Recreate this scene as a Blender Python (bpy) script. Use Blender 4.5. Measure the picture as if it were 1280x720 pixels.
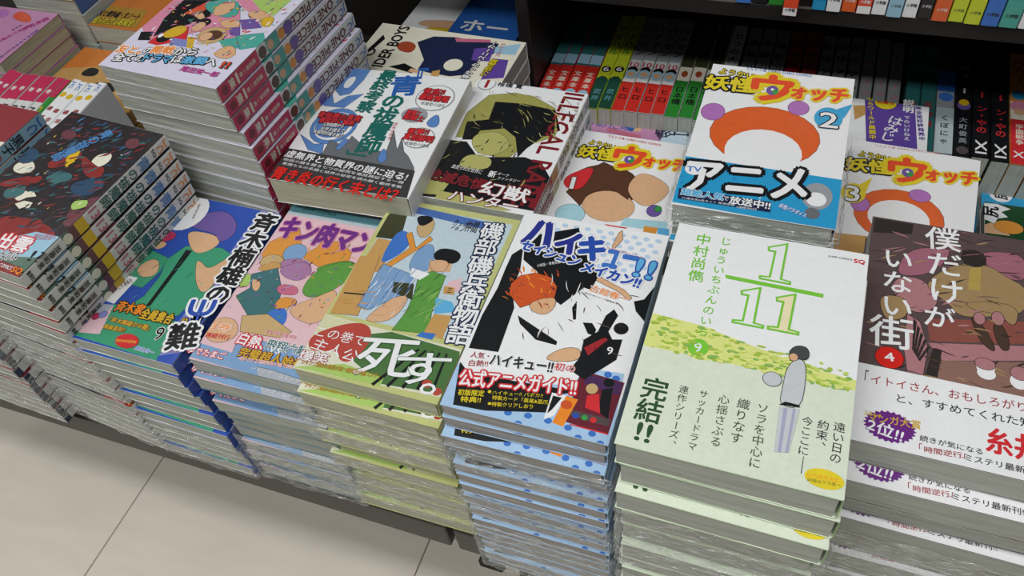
import bpy, math, random
from mathutils import Matrix, Vector
for o in list(bpy.data.objects): bpy.data.objects.remove(o)
SC = bpy.context.scene; COL = SC.collection
R = math.radians
ZO = 1.07            # height of the camera above the floor; all fitted heights are relative to the camera
# ------------------------------------------------------------ camera
cam = bpy.data.cameras.new('camera'); co = bpy.data.objects.new('camera', cam); COL.objects.link(co)
cam.sensor_width = 36; cam.lens = 1019.43/1280*36; cam.clip_start = .01; cam.clip_end = 50
p, rl, yw = R(49.925), R(-9.0466), R(-26.2518)
fw = Vector((math.sin(yw)*math.cos(p), math.cos(yw)*math.cos(p), -math.sin(p)))
rt = Vector((math.cos(yw), -math.sin(yw), 0)); up = rt.cross(fw)
rr = math.cos(rl)*rt + math.sin(rl)*up; uu = -math.sin(rl)*rt + math.cos(rl)*up
co.matrix_world = Matrix(((rr.x, uu.x, -fw.x, 0), (rr.y, uu.y, -fw.y, 0), (rr.z, uu.z, -fw.z, ZO), (0, 0, 0, 1)))
SC.camera = co
# ------------------------------------------------------------ world, lamps, exposure
w = bpy.data.worlds.new('world'); SC.world = w; w.use_nodes = True
w.node_tree.nodes['Background'].inputs[0].default_value = (.80, .88, .86, 1)
w.node_tree.nodes['Background'].inputs[1].default_value = .085
def area(name, loc, size, energy, col=(.98, 1, .965), rot=(0, 0, 0)):
    l = bpy.data.lights.new(name, 'AREA'); l.shape = 'RECTANGLE'; l.size, l.size_y = size; l.energy = energy; l.color = col
    o = bpy.data.objects.new(name, l); o.location = loc; o.rotation_euler = rot; COL.objects.link(o); return o
area('ceiling_tube_lamp', (-.4, -.15, 2.65), (2.4, .25), 31)
area('ceiling_tube_lamp', (-.4, -.95, 2.65), (2.4, .25), 44)
area('ceiling_tube_lamp', (-2.6, .3, 2.65), (.3, 2.4), 14)
SC.view_settings.view_transform = 'Standard'; SC.view_settings.look = 'None'; SC.view_settings.gamma = 1
SC.view_settings.use_curve_mapping = False; SC.view_settings.exposure = -.32
# ------------------------------------------------------------ materials
def lin(c): return c/12.92 if c <= .04045 else ((c+.055)/1.055)**2.4
def hexc(h): return tuple(lin(int(h[i:i+2], 16)/255) for i in (0, 2, 4)) + (1,)
PAL = dict(white='ecebef',band='dce3d2',skyw='c3d3df',bgreen='4c7340',band2='dfdcc8',bk_base='5b4a4c',bk_boot='4d3a30',bk_dark='332b2c',bk_floor='8e6a60',bk_pink='a2667a',bk_red='8c5048',bk_rose='b07a80',bk_tan='a3865f',bk_yel='b59a52',
black='15161a',blue2='2a4fae',blue3='3f74c8',blue4='2a63b4',blue5='7fa2cc',bluea='5c86c6',bluegrad='4c6fb4',brown='5a3a2a',char='3c3b3d',cream='f0e2bb',cream2='e9e3d2',crims='b8305c',cyan='3aa6d8',cyan2='2b9bd0',
dkgreen='2c4f2c',dkgreen2='2f5a34',dkgreen3='1f4a2a',dkolive='3a3d26',dkteal='1a6a62',dred='a22a32',dred2='7e1f27',exblue='2b4a68',exblue2='4f86c0',exdark='2a2226',exgreen='5b7566',exmaroon='6d3c46',exred='8c2a28',exred2='8e3038',
g1='c6d66a',g2='a8c34a',g3='dfe38a',g4='8fb860',gold='d8ae30',green='3a9a4a',green2='5e9a44',green3='3f9a76',grey4='6c6f74',grey5='55484c',grey6='9a9da4',grey7='aeb2bd',hair='4a4a4c',hairo='cf5628',ink='3a5138',ink2='2c2c30',ink3='1d2a4c',ink4='16161a',
lav='a9a9c6',lav2='8387c6',lavw='d9d4ea',lgreen='a9c86a',lime='7cc93e',ltblue='bcd3ee',ltblue2='a9c8ea',ltgrey='b7c4cc',magd='b8308c',maroon='6a2230',mauve='a879a4',mauve2='c48ab4',navy='2a3590',navy2='20284a',ochre='b58a30',olgold='a39f58',olgold2='b5b26c',
olive='c3c583',olivel='d6d4ae',orange='ee8a2c',orange2='dd9440',orange3='e0622c',orange4='d07a30',ored='e8502c',ored2='d8593e',paleblue='c8dcec',palegrey='c9cbd2',pinkl='e3bdc6',pinkm='d98aa6',purple='6c2a84',purple2='62479e',purpled='4a2c58',
red='d32f36',red2='d8261f',redl='d88a8a',rose='c86a86',rust='a8482e',skin='dcae88',sky='62b0e0',sky2='9cc4dc',sky3='a9d4e2',sred='b8483e',tan='c8a878',tan2='c89a5c',teal2='3f6f74',tealb='5f97a2',tealg='4fa79c',violet='6f58a0',violetl='b474bc',yellow='e6cf2c',yellow2='e0b820',
pages='c2c4ba',pages2='b3adaa',pages3='c8c8b0',board='1d1a19',fascia='3a3833',edgegreen='b8c86a',spinew='dcdcdc',spink='c42a58',sgreen='2f8a34',sdgreen='1f4a3c',sred2='d23028',grey3='8d9090',dteal='2e6a6c',lime2='c9d430')
_m = {}
def nodes(name):
    m = bpy.data.materials.new(name); m.use_nodes = True
    return m, m.node_tree.nodes, m.node_tree.links, m.node_tree.nodes['Principled BSDF']
def ink(c):                       # printed, laminated paper: one colour, faint grain, glossy coat with soft ripples
    if c in _m: return _m[c]
    m, n, l, b = nodes('print_'+c)
    col = hexc(PAL[c])
    tc = n.new('ShaderNodeTexCoord'); no = n.new('ShaderNodeTexNoise'); no.inputs['Scale'].default_value = 260; no.inputs['Detail'].default_value = 3
    l.new(tc.outputs['Object'], no.inputs['Vector'])
    mx = n.new('ShaderNodeMix'); mx.data_type = 'RGBA'; mx.inputs[6].default_value = tuple(x*(.95 if c == 'white' else .88) for x in col[:3])+(1,); mx.inputs[7].default_value = tuple(min(1, x*1.05) for x in col[:3])+(1,)
    l.new(no.outputs['Fac'], mx.inputs[0]); l.new(mx.outputs[2], b.inputs['Base Color'])
    b.inputs['Roughness'].default_value = .42; b.inputs['Coat Weight'].default_value = .35; b.inputs['Coat Roughness'].default_value = .16
    mp = n.new('ShaderNodeMapping'); mp.inputs['Scale'].default_value = (1, .25, 1); l.new(tc.outputs['Object'], mp.inputs['Vector'])
    n2 = n.new('ShaderNodeTexNoise'); n2.inputs['Scale'].default_value = 75; n2.inputs['Detail'].default_value = 1.5; l.new(mp.outputs[0], n2.inputs['Vector'])
    bp = n.new('ShaderNodeBump'); bp.inputs['Strength'].default_value = .35; bp.inputs['Distance'].default_value = .0016; l.new(n2.outputs['Fac'], bp.inputs['Height']); l.new(bp.outputs[0], b.inputs['Coat Normal'])
    _m[c] = m; return m
def paper(c):                     # cut page edges: fine lines along the block
    k = 'P'+c
    if k in _m: return _m[k]
    m, n, l, b = nodes('page_edges_'+c); col = hexc(PAL[c])
    tc = n.new('ShaderNodeTexCoord'); mp = n.new('ShaderNodeMapping'); mp.inputs['Scale'].default_value = (12, 12, 1500); l.new(tc.outputs['Object'], mp.inputs['Vector'])
    no = n.new('ShaderNodeTexNoise'); no.inputs['Scale'].default_value = 1; no.inputs['Detail'].default_value = 4; no.inputs['Roughness'].default_value = .7; l.new(mp.outputs[0], no.inputs['Vector'])
    cr = n.new('ShaderNodeValToRGB'); cr.color_ramp.elements[0].position = .32; cr.color_ramp.elements[1].position = .66
    cr.color_ramp.elements[0].color = tuple(x*.60 for x in col[:3])+(1,); cr.color_ramp.elements[1].color = col
    l.new(no.outputs['Fac'], cr.inputs[0]); l.new(cr.outputs[0], b.inputs['Base Color']); b.inputs['Roughness'].default_value = .8
    bp = n.new('ShaderNodeBump'); bp.inputs['Strength'].default_value = .5; bp.inputs['Distance'].default_value = .0004; l.new(no.outputs['Fac'], bp.inputs['Height']); l.new(bp.outputs[0], b.inputs['Normal'])
    _m[k] = m; return m
def film_mat():
    m, n, l, b = nodes('clear_crinkled_film'); n.remove(b); out = n['Material Output']
    tc = n.new('ShaderNodeTexCoord'); mp = n.new('ShaderNodeMapping'); mp.inputs['Scale'].default_value = (1, 1, 4.5); l.new(tc.outputs['Object'], mp.inputs['Vector'])
    no = n.new('ShaderNodeTexNoise'); no.inputs['Scale'].default_value = 70; no.inputs['Detail'].default_value = 5; no.inputs['Distortion'].default_value = 1.2; l.new(mp.outputs[0], no.inputs['Vector'])
    bp = n.new('ShaderNodeBump'); bp.inputs['Strength'].default_value = 1; bp.inputs['Distance'].default_value = .0035; l.new(no.outputs['Fac'], bp.inputs['Height'])
    gl = n.new('ShaderNodeBsdfGlossy'); gl.inputs['Roughness'].default_value = .13; gl.inputs[0].default_value = (1, 1, 1, 1); l.new(bp.outputs[0], gl.inputs['Normal'])
    df = n.new('ShaderNodeBsdfDiffuse'); df.inputs[0].default_value = (.92, .94, .92, 1); l.new(bp.outputs[0], df.inputs['Normal'])  # whitish diffuse streaks put the film's glints into its colour
    tr = n.new('ShaderNodeBsdfTransparent')
    a = n.new('ShaderNodeMixShader'); a.inputs[0].default_value = .35; l.new(df.outputs[0], a.inputs[1]); l.new(gl.outputs[0], a.inputs[2])
    cr = n.new('ShaderNodeMapRange'); cr.inputs[1].default_value = .42; cr.inputs[2].default_value = .72; cr.inputs[3].default_value = .12; cr.inputs[4].default_value = .52; l.new(no.outputs['Fac'], cr.inputs[0])
    mx = n.new('ShaderNodeMixShader'); l.new(cr.outputs[0], mx.inputs[0]); l.new(tr.outputs[0], mx.inputs[1]); l.new(a.outputs[0], mx.inputs[2]); l.new(mx.outputs[0], out.inputs[0])
    return m
FILM = film_mat()
def plain(name, h, rough=.6, spec=.4, scale=30, var=.12, stretch=(1, 1, 1), bump=.0):
    m, n, l, b = nodes(name); col = hexc(h)
    tc = n.new('ShaderNodeTexCoord'); mp = n.new('ShaderNodeMapping'); mp.inputs['Scale'].default_value = stretch; l.new(tc.outputs['Object'], mp.inputs['Vector'])
    no = n.new('ShaderNodeTexNoise'); no.inputs['Scale'].default_value = scale; no.inputs['Detail'].default_value = 6; l.new(mp.outputs[0], no.inputs['Vector'])
    mx = n.new('ShaderNodeMix'); mx.data_type = 'RGBA'; mx.inputs[6].default_value = tuple(x*(1-var) for x in col[:3])+(1,); mx.inputs[7].default_value = tuple(min(1, x*(1+var)) for x in col[:3])+(1,)
    l.new(no.outputs['Fac'], mx.inputs[0]); l.new(mx.outputs[2], b.inputs['Base Color']); b.inputs['Roughness'].default_value = rough; b.inputs['Specular IOR Level'].default_value = spec
    if bump:
        bp = n.new('ShaderNodeBump'); bp.inputs['Strength'].default_value = .4; bp.inputs['Distance'].default_value = bump; l.new(no.outputs['Fac'], bp.inputs['Height']); l.new(bp.outputs[0], b.inputs['Normal'])
    return m
M_TILE = plain('vinyl_tile', 'dfd4c8', .38, .4, 9, .10, (1, 5, 1))
M_GROUT = plain('tile_joint', '857d70', .8)
M_BOARD = plain('dark_shelf_board', '221e1d', .5, .4, 20, .2)
M_FASCIA = plain('dark_grey_steel', '45433e', .5, .4, 15, .12)
M_FOOT = plain('worn_dark_rubber', '3d3a35', .8)
M_LAMP = plain('lamp_housing', 'd8d8d4')
# ------------------------------------------------------------ geometry helpers
class MB:
    def __init__(s): s.v = []; s.f = []; s.m = []; s.mats = []; s.sm = []
    def mi(s, m):
        if m not in s.mats: s.mats.append(m)
        return s.mats.index(m)
    def add(s, vs, fs, m):
        o = len(s.v); i = s.mi(m); s.v += [tuple(v) for v in vs]; s.f += [tuple(o+k for k in f) for f in fs]; s.m += [i]*len(fs)
    def box(s, a, b, m, ch=0.0):
        x0, y0, z0 = a; x1, y1, z1 = b
        if ch <= 0:
            s.add([(x0,y0,z0),(x1,y0,z0),(x1,y1,z0),(x0,y1,z0),(x0,y0,z1),(x1,y0,z1),(x1,y1,z1),(x0,y1,z1)], [(0,3,2,1),(4,5,6,7),(0,1,5,4),(1,2,6,5),(2,3,7,6),(3,0,4,7)], m)
        else:   # chamfered plan corners and top edge
            def ring(e, z): return [(x0+e+ch,y0+e,z),(x1-e-ch,y0+e,z),(x1-e,y0+e+ch,z),(x1-e,y1-e-ch,z),(x1-e-ch,y1-e,z),(x0+e+ch,y1-e,z),(x0+e,y1-e-ch,z),(x0+e,y0+e+ch,z)]
            vs = ring(0, z0)+ring(0, z1-ch)+ring(ch, z1)
            fs = [tuple(range(7, -1, -1)), tuple(range(16, 24))]
            for k in range(2):
                for i in range(8): j = (i+1) % 8; fs.append((k*8+i, k*8+j, k*8+8+j, k*8+8+i))
            s.add(vs, fs, m)
    def mesh(s, name):
        me = bpy.data.meshes.new(name); me.from_pydata(s.v, [], s.f)
        for m in s.mats: me.materials.append(m)
        me.polygons.foreach_set('material_index', s.m); me.update(); return me
def link(name, me, parent=None, mat=None, **props):
    o = bpy.data.objects.new(name, me); COL.objects.link(o)
    if parent: o.parent = parent
    if mat is not None: o.matrix_basis = mat
    for k, v in props.items(): o[k] = v
    return o
def clip(poly, W, H):
    def cut(ps, inside, inter):
        out = []
        for i in range(len(ps)):
            a, b = ps[i-1], ps[i]; ia, ib = inside(a), inside(b)
            if ib:
                if not ia: out.append(inter(a, b))
                out.append(b)
            elif ia: out.append(inter(a, b))
        return out
    for ax, lim, sg in ((0, .2, 1), (0, W-.2, -1), (1, .2, 1), (1, H-.2, -1)):
        if not poly: return poly
        poly = cut(poly, lambda q: (q[ax]-lim)*sg >= 0, lambda a, b: tuple(a[k]+(b[k]-a[k])*((lim-a[ax])/(b[ax]-a[ax])) for k in (0, 1)))
    return poly
_g = {}
def glyphs(s):
    k = s
    if k in _g: return _g[k]
    c = bpy.data.curves.new('lettering', 'FONT'); c.body = s; c.size = 1; c.resolution_u = 2
    o = bpy.data.objects.new('lettering', c); me = o.to_mesh()
    r = ([(v.co.x, v.co.y) for v in me.vertices], [tuple(q.vertices) for q in me.polygons])
    o.to_mesh_clear(); bpy.data.objects.remove(o); bpy.data.curves.remove(c); _g[k] = r; return r
def bbox(vs): xs = [a[0] for a in vs]; ys = [a[1] for a in vs]; return min(xs), max(xs), min(ys), max(ys)
class Sheet:
    contour = None
    """flat print on a sheet: collects coloured shapes (mm) per part, each colour change a hair higher"""
    def __init__(s, W, H, fmap): s.W, s.H, s.fm = W, H, fmap; s.parts = {}; s.lev = {}; s.last = {}; s.base = {'cover_art': .10, 'paper_band': .35, 'lettering': .55, 'spine_print': .08, 'spine_lettering': .3}
    def level(s, part, col, keep=False):
        if not (keep and s.last.get(part) == col): s.lev[part] = s.lev.get(part, -1)+1; s.last[part] = col
        return s.base.get(part, .1)+s.lev[part]*.004
    def put(s, part, col, vs, fs, dz=0, keep=False):
        mb = s.parts.setdefault(part, MB()); z = s.level(part, col, keep or dz > 0)+dz; mb.add([s.fm(a, b, z) for a, b in vs], fs, ink(col))
    def poly(s, part, col, pts, sm=0):
        pts = [tuple(q) for q in pts]
        for _ in range(2 if sm else 0):
            q = []
            for i in range(len(pts)):
                a, b = pts[i], pts[(i+1) % len(pts)]; q += [(a[0]*.75+b[0]*.25, a[1]*.75+b[1]*.25), (a[0]*.25+b[0]*.75, a[1]*.25+b[1]*.75)]
            pts = q
        pts = clip(pts, s.W, s.H)
        if len(pts) < 3: return
        ar = sum(pts[i-1][0]*pts[i][1]-pts[i][0]*pts[i-1][1] for i in range(len(pts)))
        if ar < 0: pts = pts[::-1]
        s.put(part, col, pts, [tuple(range(len(pts)))])
        if s.contour and part == 'cover_art' and len(pts) > 4 and col not in s.contour: s.line(part, 'ink4', pts, .34)
    def ell(s, part, col, c, ru, rv, spk=0):
        n = spk*2 if spk else 22
        s.poly(part, col, [(c[0]+ru*math.cos(i*2*math.pi/n)*(.88 if spk and i % 2 else 1), c[1]+rv*math.sin(i*2*math.pi/n)*(.88 if spk and i % 2 else 1)) for i in range(n)])
    def line(s, part, col, pts, w, closed=1):
        n = len(pts); vs = []; fs = []
        for i in range(n if closed else n-1):
            a = Vector(pts[i]); b = Vector(pts[(i+1) % n]); d = b-a
            if d.length < .05: continue
            e = d/d.length*w*.45; q = Vector((-d.y, d.x))/d.length*w/2; a = a-e; b = b+e; o = len(vs); quad = [a-q, b-q, b+q, a+q]
            if min(v.x for v in quad) < .2 or min(v.y for v in quad) < .2 or max(v.x for v in quad) > s.W-.2 or max(v.y for v in quad) > s.H-.2: continue
            vs += [tuple(v) for v in quad]; fs.append((o, o+1, o+2, o+3))
        for j in (0, 1):
            fj = fs[j::2]
            if fj: s.put(part, col, [vs[q] for f in fj for q in f], [tuple(range(i*4, i*4+4)) for i in range(len(fj))], j*.002)
    def strokes(s, part, cols, n, ln, wd, ang, spread, u0, w0, u1, w1):
        r = random.Random(n*7+ln); per = {c: ([], []) for c in cols}
        for i in range(n):
            c = cols[i % len(cols)]; m = Vector((r.uniform(u0, u1), r.uniform(w0, w1))); a = R(ang+r.uniform(-spread, spread)); L = ln*r.uniform(.3, 1.1)/2; W = wd*r.uniform(.4, 1.5)/2
            e = Vector((math.cos(a), math.sin(a))); q = Vector((-e.y, e.x)); bend = q*L*r.uniform(-.3, .3)
            pts = [m-e*L, m-e*L*.4-q*W+bend*.7, m+e*L*.3-q*W+bend*.8, m+e*L, m+e*L*.3+q*W+bend*.8, m-e*L*.4+q*W+bend*.7]
            if min(p.x for p in pts) < .3 or min(p.y for p in pts) < .3 or max(p.x for p in pts) > s.W-.3 or max(p.y for p in pts) > s.H-.3: continue
            V, F = per[c]; o = len(V); V += [tuple(p) for p in pts]; F.append(tuple(range(o, o+6)))
        for c in cols:
            if per[c][0]:
                V, F = per[c]
                for j in range(4):
                    fj = F[j::4]
                    if fj: s.put(part, c, [V[q] for f in fj for q in f], [tuple(range(i*6, i*6+6)) for i in range(len(fj))], j*.002)
    def stamp(s, part, c, out, fs, r, k):
        """heavier strokes or an outline: the same letter laid several times a little apart"""
        if r <= 0: s.put(part, c, out, fs); return
        for i in range(k):
            a = 2*math.pi*i/k+.4; s.put(part, c, [(x+r*math.cos(a), y+r*math.sin(a)) for x, y in out], fs, i*.0025)
        s.lev[part] += 1+int(k*.0025/.004)
    def text(s, part, st, A, B, h, col, oc=None, ow=.05, bold=0, mode='h'):
        A = Vector(A); B = Vector(B); d = B-A; L = d.length
        if L < .01: return
        e = d/L
        if mode in 'hr':
            cs = h; small = h < 3.2; m = (A+B)/2; nn = Vector((-e.y, e.x)); vs, fs = glyphs(st); x0, x1, y0, y1 = bbox(vs)
            if mode == 'h' and st in ('1', '!!', '4', '9', '2', '3', '6', '!?'): L = min(L, (x1-x0)/max(y1-y0, .25)*h*1.5)
            out = [tuple(m + e*((x-(x0+x1)/2)/(x1-x0)*L) + nn*((y-(y0+y1)/2)/max(y1-y0, .25)*h)) for x, y in vs]; fo = fs
        else:
            n = len(st); nn = -e; ru = Vector((-e.y, e.x)); pitch = L/n; cs = pitch*h; small = cs < 3.2; out = []; fo = []
            for i, ch in enumerate(st):
                if ch == ' ': continue
                m = A+e*(pitch*(i+.5)); vs, fs = glyphs(ch); o = len(out)
                for x, y in vs:
                    a, b = (x-.5)*cs, (y-.36)*cs
                    if ch in 'ー―': a, b = b, -a
                    if ch in '、。' and n > 1: a += .55*cs; b += .5*cs
                    if ch in '!': a += .3*cs
                    out.append(tuple(m+ru*a+nn*b))
                fo += [tuple(o+j for j in f) for f in fs]
        if oc: s.stamp(part, oc, out, fo, (ow+bold*.6)*cs*.95, 6 if small else 10)
        s.stamp(part, col, out, fo, 0 if small and bold < .05 else bold*cs*.55, 3 if small else 5)
    def run(s, ops):
        for o in ops:
            if o[0] == 'P': s.poly(o[1], o[2], o[3], o[4])
            elif o[0] == 'E': s.ell(o[1], o[2], o[3], o[4], o[5], o[6])
            elif o[0] == 'L': s.line(*o[1:])
            elif o[0] == 'K': s.strokes(*o[1:])
            else: s.text(o[1], o[2], o[3], o[4], o[5], o[6], o[7], o[8], o[9], o[10])
    def build(s, parent):
        for k, mb in s.parts.items(): link(k, mb.mesh(k), parent)
def make_book(name, W, H, T, cover='white', pages='pages', ops=None, spine=None, edge=None, back=None, contour=('g1','g2','g3','g4','white','ltblue','blue3'), flip=False):
    """a paperback lying face up: origin at its front left bottom corner, spine along +x side"""
    e = link(name, None); W, H, T = W, H, T
    mb = MB(); c = ink(cover); t = .00038; r = min(.0022, T*.2); n = 4
    prof = [(0, T), (0, T-t)]
    outer = [(0, T)] + [(W-r+r*math.sin(a*math.pi/2/n), T-r+r*math.cos(a*math.pi/2/n)) for a in range(n+1)] + [(W-r+r*math.cos(a*math.pi/2/n), r-r*math.sin(a*math.pi/2/n)) for a in range(n+1)] + [(0, 0)]
    inner = [(0, T-t)] + [(W-r+(r-t)*math.sin(a*math.pi/2/n), T-r+(r-t)*math.cos(a*math.pi/2/n)) for a in range(n+1)] + [(W-r+(r-t)*math.cos(a*math.pi/2/n), r-(r-t)*math.sin(a*math.pi/2/n)) for a in range(n+1)] + [(0, t)]
    k = len(outer); vs = []
    for y in (0, H):
        vs += [(x, y, z) for x, z in outer]; vs += [(x, y, z) for x, z in inner]
    fs = []
    for i in range(k-1):
        fs.append((i, 2*k+i, 2*k+i+1, i+1)); fs.append((k+i, k+i+1, 3*k+i+1, 3*k+i)); 
        fs.append((i, i+1, k+i+1, k+i)); fs.append((2*k+i, 3*k+i, 3*k+i+1, 2*k+i+1))
    fs += [(0, k, 3*k, 2*k), (k-1, 3*k-1, 4*k-1, 2*k-1)]
    ec = ink(edge) if edge else c
    mb.add(vs, fs, c)
    if edge:
        ei = mb.mi(ec)
        for i in range(k-1): mb.m[i*4+2] = ei
    link('cover', mb.mesh('cover'), e)
    pb = MB(); g = .0004; nx = 14; rnd = random.Random(name+str(W)+str(T)); pm = paper(pages)
    # page block: front edge slightly uneven, rounded into the spine
    z0, z1 = t, T-t; ys = [g+.00015*rnd.uniform(-1, 1) for _ in range(nx+1)]
    lv = 3; vv = []
    for j in range(lv+1):
        z = z0+(z1-z0)*j/lv
        for i in range(nx+1): vv.append((.001+(W-.0032)*i/nx, ys[i]+.00015*math.sin(j*2.1+i*.7), z))
    ff = []
    for j in range(lv):
        for i in range(nx): a = j*(nx+1)+i; ff.append((a, a+1, a+nx+2, a+nx+1))
    o = len(vv); vv += [(.001, H-g, z0), (W-.0022, H-g, z0), (.001, H-g, z1), (W-.0022, H-g, z1)]
    a0, a1, b0, b1 = 0, nx, lv*(nx+1), lv*(nx+1)+nx
    ff += [(o+1, o, o+2, o+3), (a0, b0, o+2, o), (a1, o+1, o+3, b1), tuple(range(b0, b1+1))+(o+3, o+2), tuple(range(nx, -1, -1))+(o, o+1)]
    pb.add(vv, ff, pm); link('page_block', pb.mesh('page_block'), e)
    if flip:
        for k_ in children(e):
            for v_ in k_.data.vertices: v_.co.x = W-v_.co.x
            k_.data.flip_normals()
    if ops:
        s = Sheet(W*1000, H*1000, lambda a, b, z: (a/1000, b/1000, T+z/1000)); s.contour = contour; s.run(ops); s.build(e)
    if spine:
        tw = T*1000; s = Sheet(tw, H*1000, lambda a, b, z: (W+z/1000, b/1000, T-a/1000)); spine_print(s, spine, tw, H*1000); s.build(e)
    if back:
        s = Sheet(W*1000, H*1000, lambda a, b, z: (W-a/1000, b/1000, -z/1000)); s.base['back_print'] = .1
        for i in range(16): s.poly('back_print', 'black', [(30+i*1.5, 18), (30.9+i*1.5, 18), (30.9+i*1.5, 30), (30+i*1.5, 30)])
        s.build(e)
    return e
def spine_print(s, spec, tw, H):
    for q in spec:
        k = q[0]
        if k == 'B': s.poly('spine_print', q[1], [(.4, H*(1-q[3])), (tw-.4, H*(1-q[3])), (tw-.4, H*(1-q[2])), (.4, H*(1-q[2]))])
        elif k == 'E': s.ell('spine_print', q[1], (tw/2, H*(1-q[2])), tw*q[3], tw*q[3]*(q[4] if len(q) > 4 else 1))
        elif k == 'V': s.text('spine_lettering', q[1], (tw*(.5 if len(q) < 7 else q[6]), H*(1-q[2])), (tw*(.5 if len(q) < 7 else q[6]), H*(1-q[3])), min(1.0, tw*q[5]/(H*(q[3]-q[2])/len(q[1]))), q[4], None, 0, .03, 'v')
        elif k == 'S': s.text('spine_lettering', q[1], (tw/2, H*(1-q[2])), (tw/2, H*(1-q[3])), tw*q[5], q[4], None, 0, .04, 'r')
        elif k == 'H': s.text('spine_lettering', q[1], (tw*.15, H*(1-q[2])), (tw*.85, H*(1-q[2])), tw*q[4], q[3], None, 0, .04, 'h')
def children(o): return [c for c in bpy.data.objects if c.parent == o]
_kids = {}
def dup(src):
    if src.name not in _kids: _kids[src.name] = children(src)
    c = src.copy(); COL.objects.link(c)
    for k in _kids[src.name]:
        d = k.copy(); COL.objects.link(d); d.parent = c
    return c
def place(x, y, z, yaw=0, tx=0, ty=0): return Matrix.Translation((x, y, z+ZO)) @ Matrix.Rotation(R(yaw), 4, 'Z') @ Matrix.Rotation(R(tx), 4, 'X') @ Matrix.Rotation(R(ty), 4, 'Y')
ORD = ['topmost', 'second', 'third', 'fourth', 'fifth', 'sixth', 'seventh', 'eighth', 'ninth', 'tenth', 'eleventh', 'twelfth', 'thirteenth', 'fourteenth', 'fifteenth', 'sixteenth', 'seventeenth', 'eighteenth', 'nineteenth', 'twentieth', 'twenty-first', 'twenty-second', 'twenty-third', 'twenty-fourth', 'twenty-fifth']
DECK = -.715
FRAMES = {"one11": [-0.0575, 0.2098, -0.396, 0.1455, 0.118, 0.1698], "haik": [-0.1818, 0.2357, -0.4522, 0.5706, 0.1134, 0.1814], "isobe": [-0.3206, 0.2572, -0.4956, 0.1854, 0.1199, 0.1886], "kin": [-0.4257, 0.2538, -0.5186, 1.0111, 0.1112, 0.183], "saiki": [-0.5422, 0.2449, -0.5177, -0.4836, 0.1076, 0.1767], "boku": [0.064, 0.2681, -0.4318, -0.3279, 0.128, 0.1836], "yo2": [-0.0722, 0.4264, -0.4268, 0.4519, 0.1139, 0.1729], "yo3": [0.0425, 0.479, -0.5314, -3.5213, 0.112, 0.176], "ill": [-0.3083, 0.4506, -0.4918, -0.529, 0.1156, 0.17], "blue": [-0.4312, 0.4218, -0.4731, 2.4973, 0.137, 0.1671], "exo": [-0.6477, 0.2518, -0.436, -4.5, 0.112, 0.176], "op": [-0.576, 0.435, -0.382, -3.8, 0.128, 0.19], "joc": [-0.78, 0.245, -0.432, -2.5, 0.112, 0.176], "yo1": [-0.193, 0.424, -0.52, -0.5, 0.112, 0.176], "rider": [-0.29, 0.597, -0.505, 88, 0.112, 0.176], "haji": [-0.046, 0.663, -0.575, 0, 0.176, 0.112], "pinkhand": [-0.262, 0.62, -0.618, -0.5, 0.128, 0.116], "kei": [-0.137, 0.62, -0.616, 0, 0.06, 0.118], "siri": [0.375, 0.625, -0.64, 90, 0.112, 0.176], "siri2": [0.373, 0.588, -0.625, 90, 0.112, 0.176], "jump": [-0.452, 0.29, -0.545, 1.0, 0.112, 0.176], "orange": [-1.032, 0.8, -0.627, 0, 0.112, 0.176], "pinkmag": [-1.056, 0.655, -0.6, 90, 0.128, 0.182]}
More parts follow.
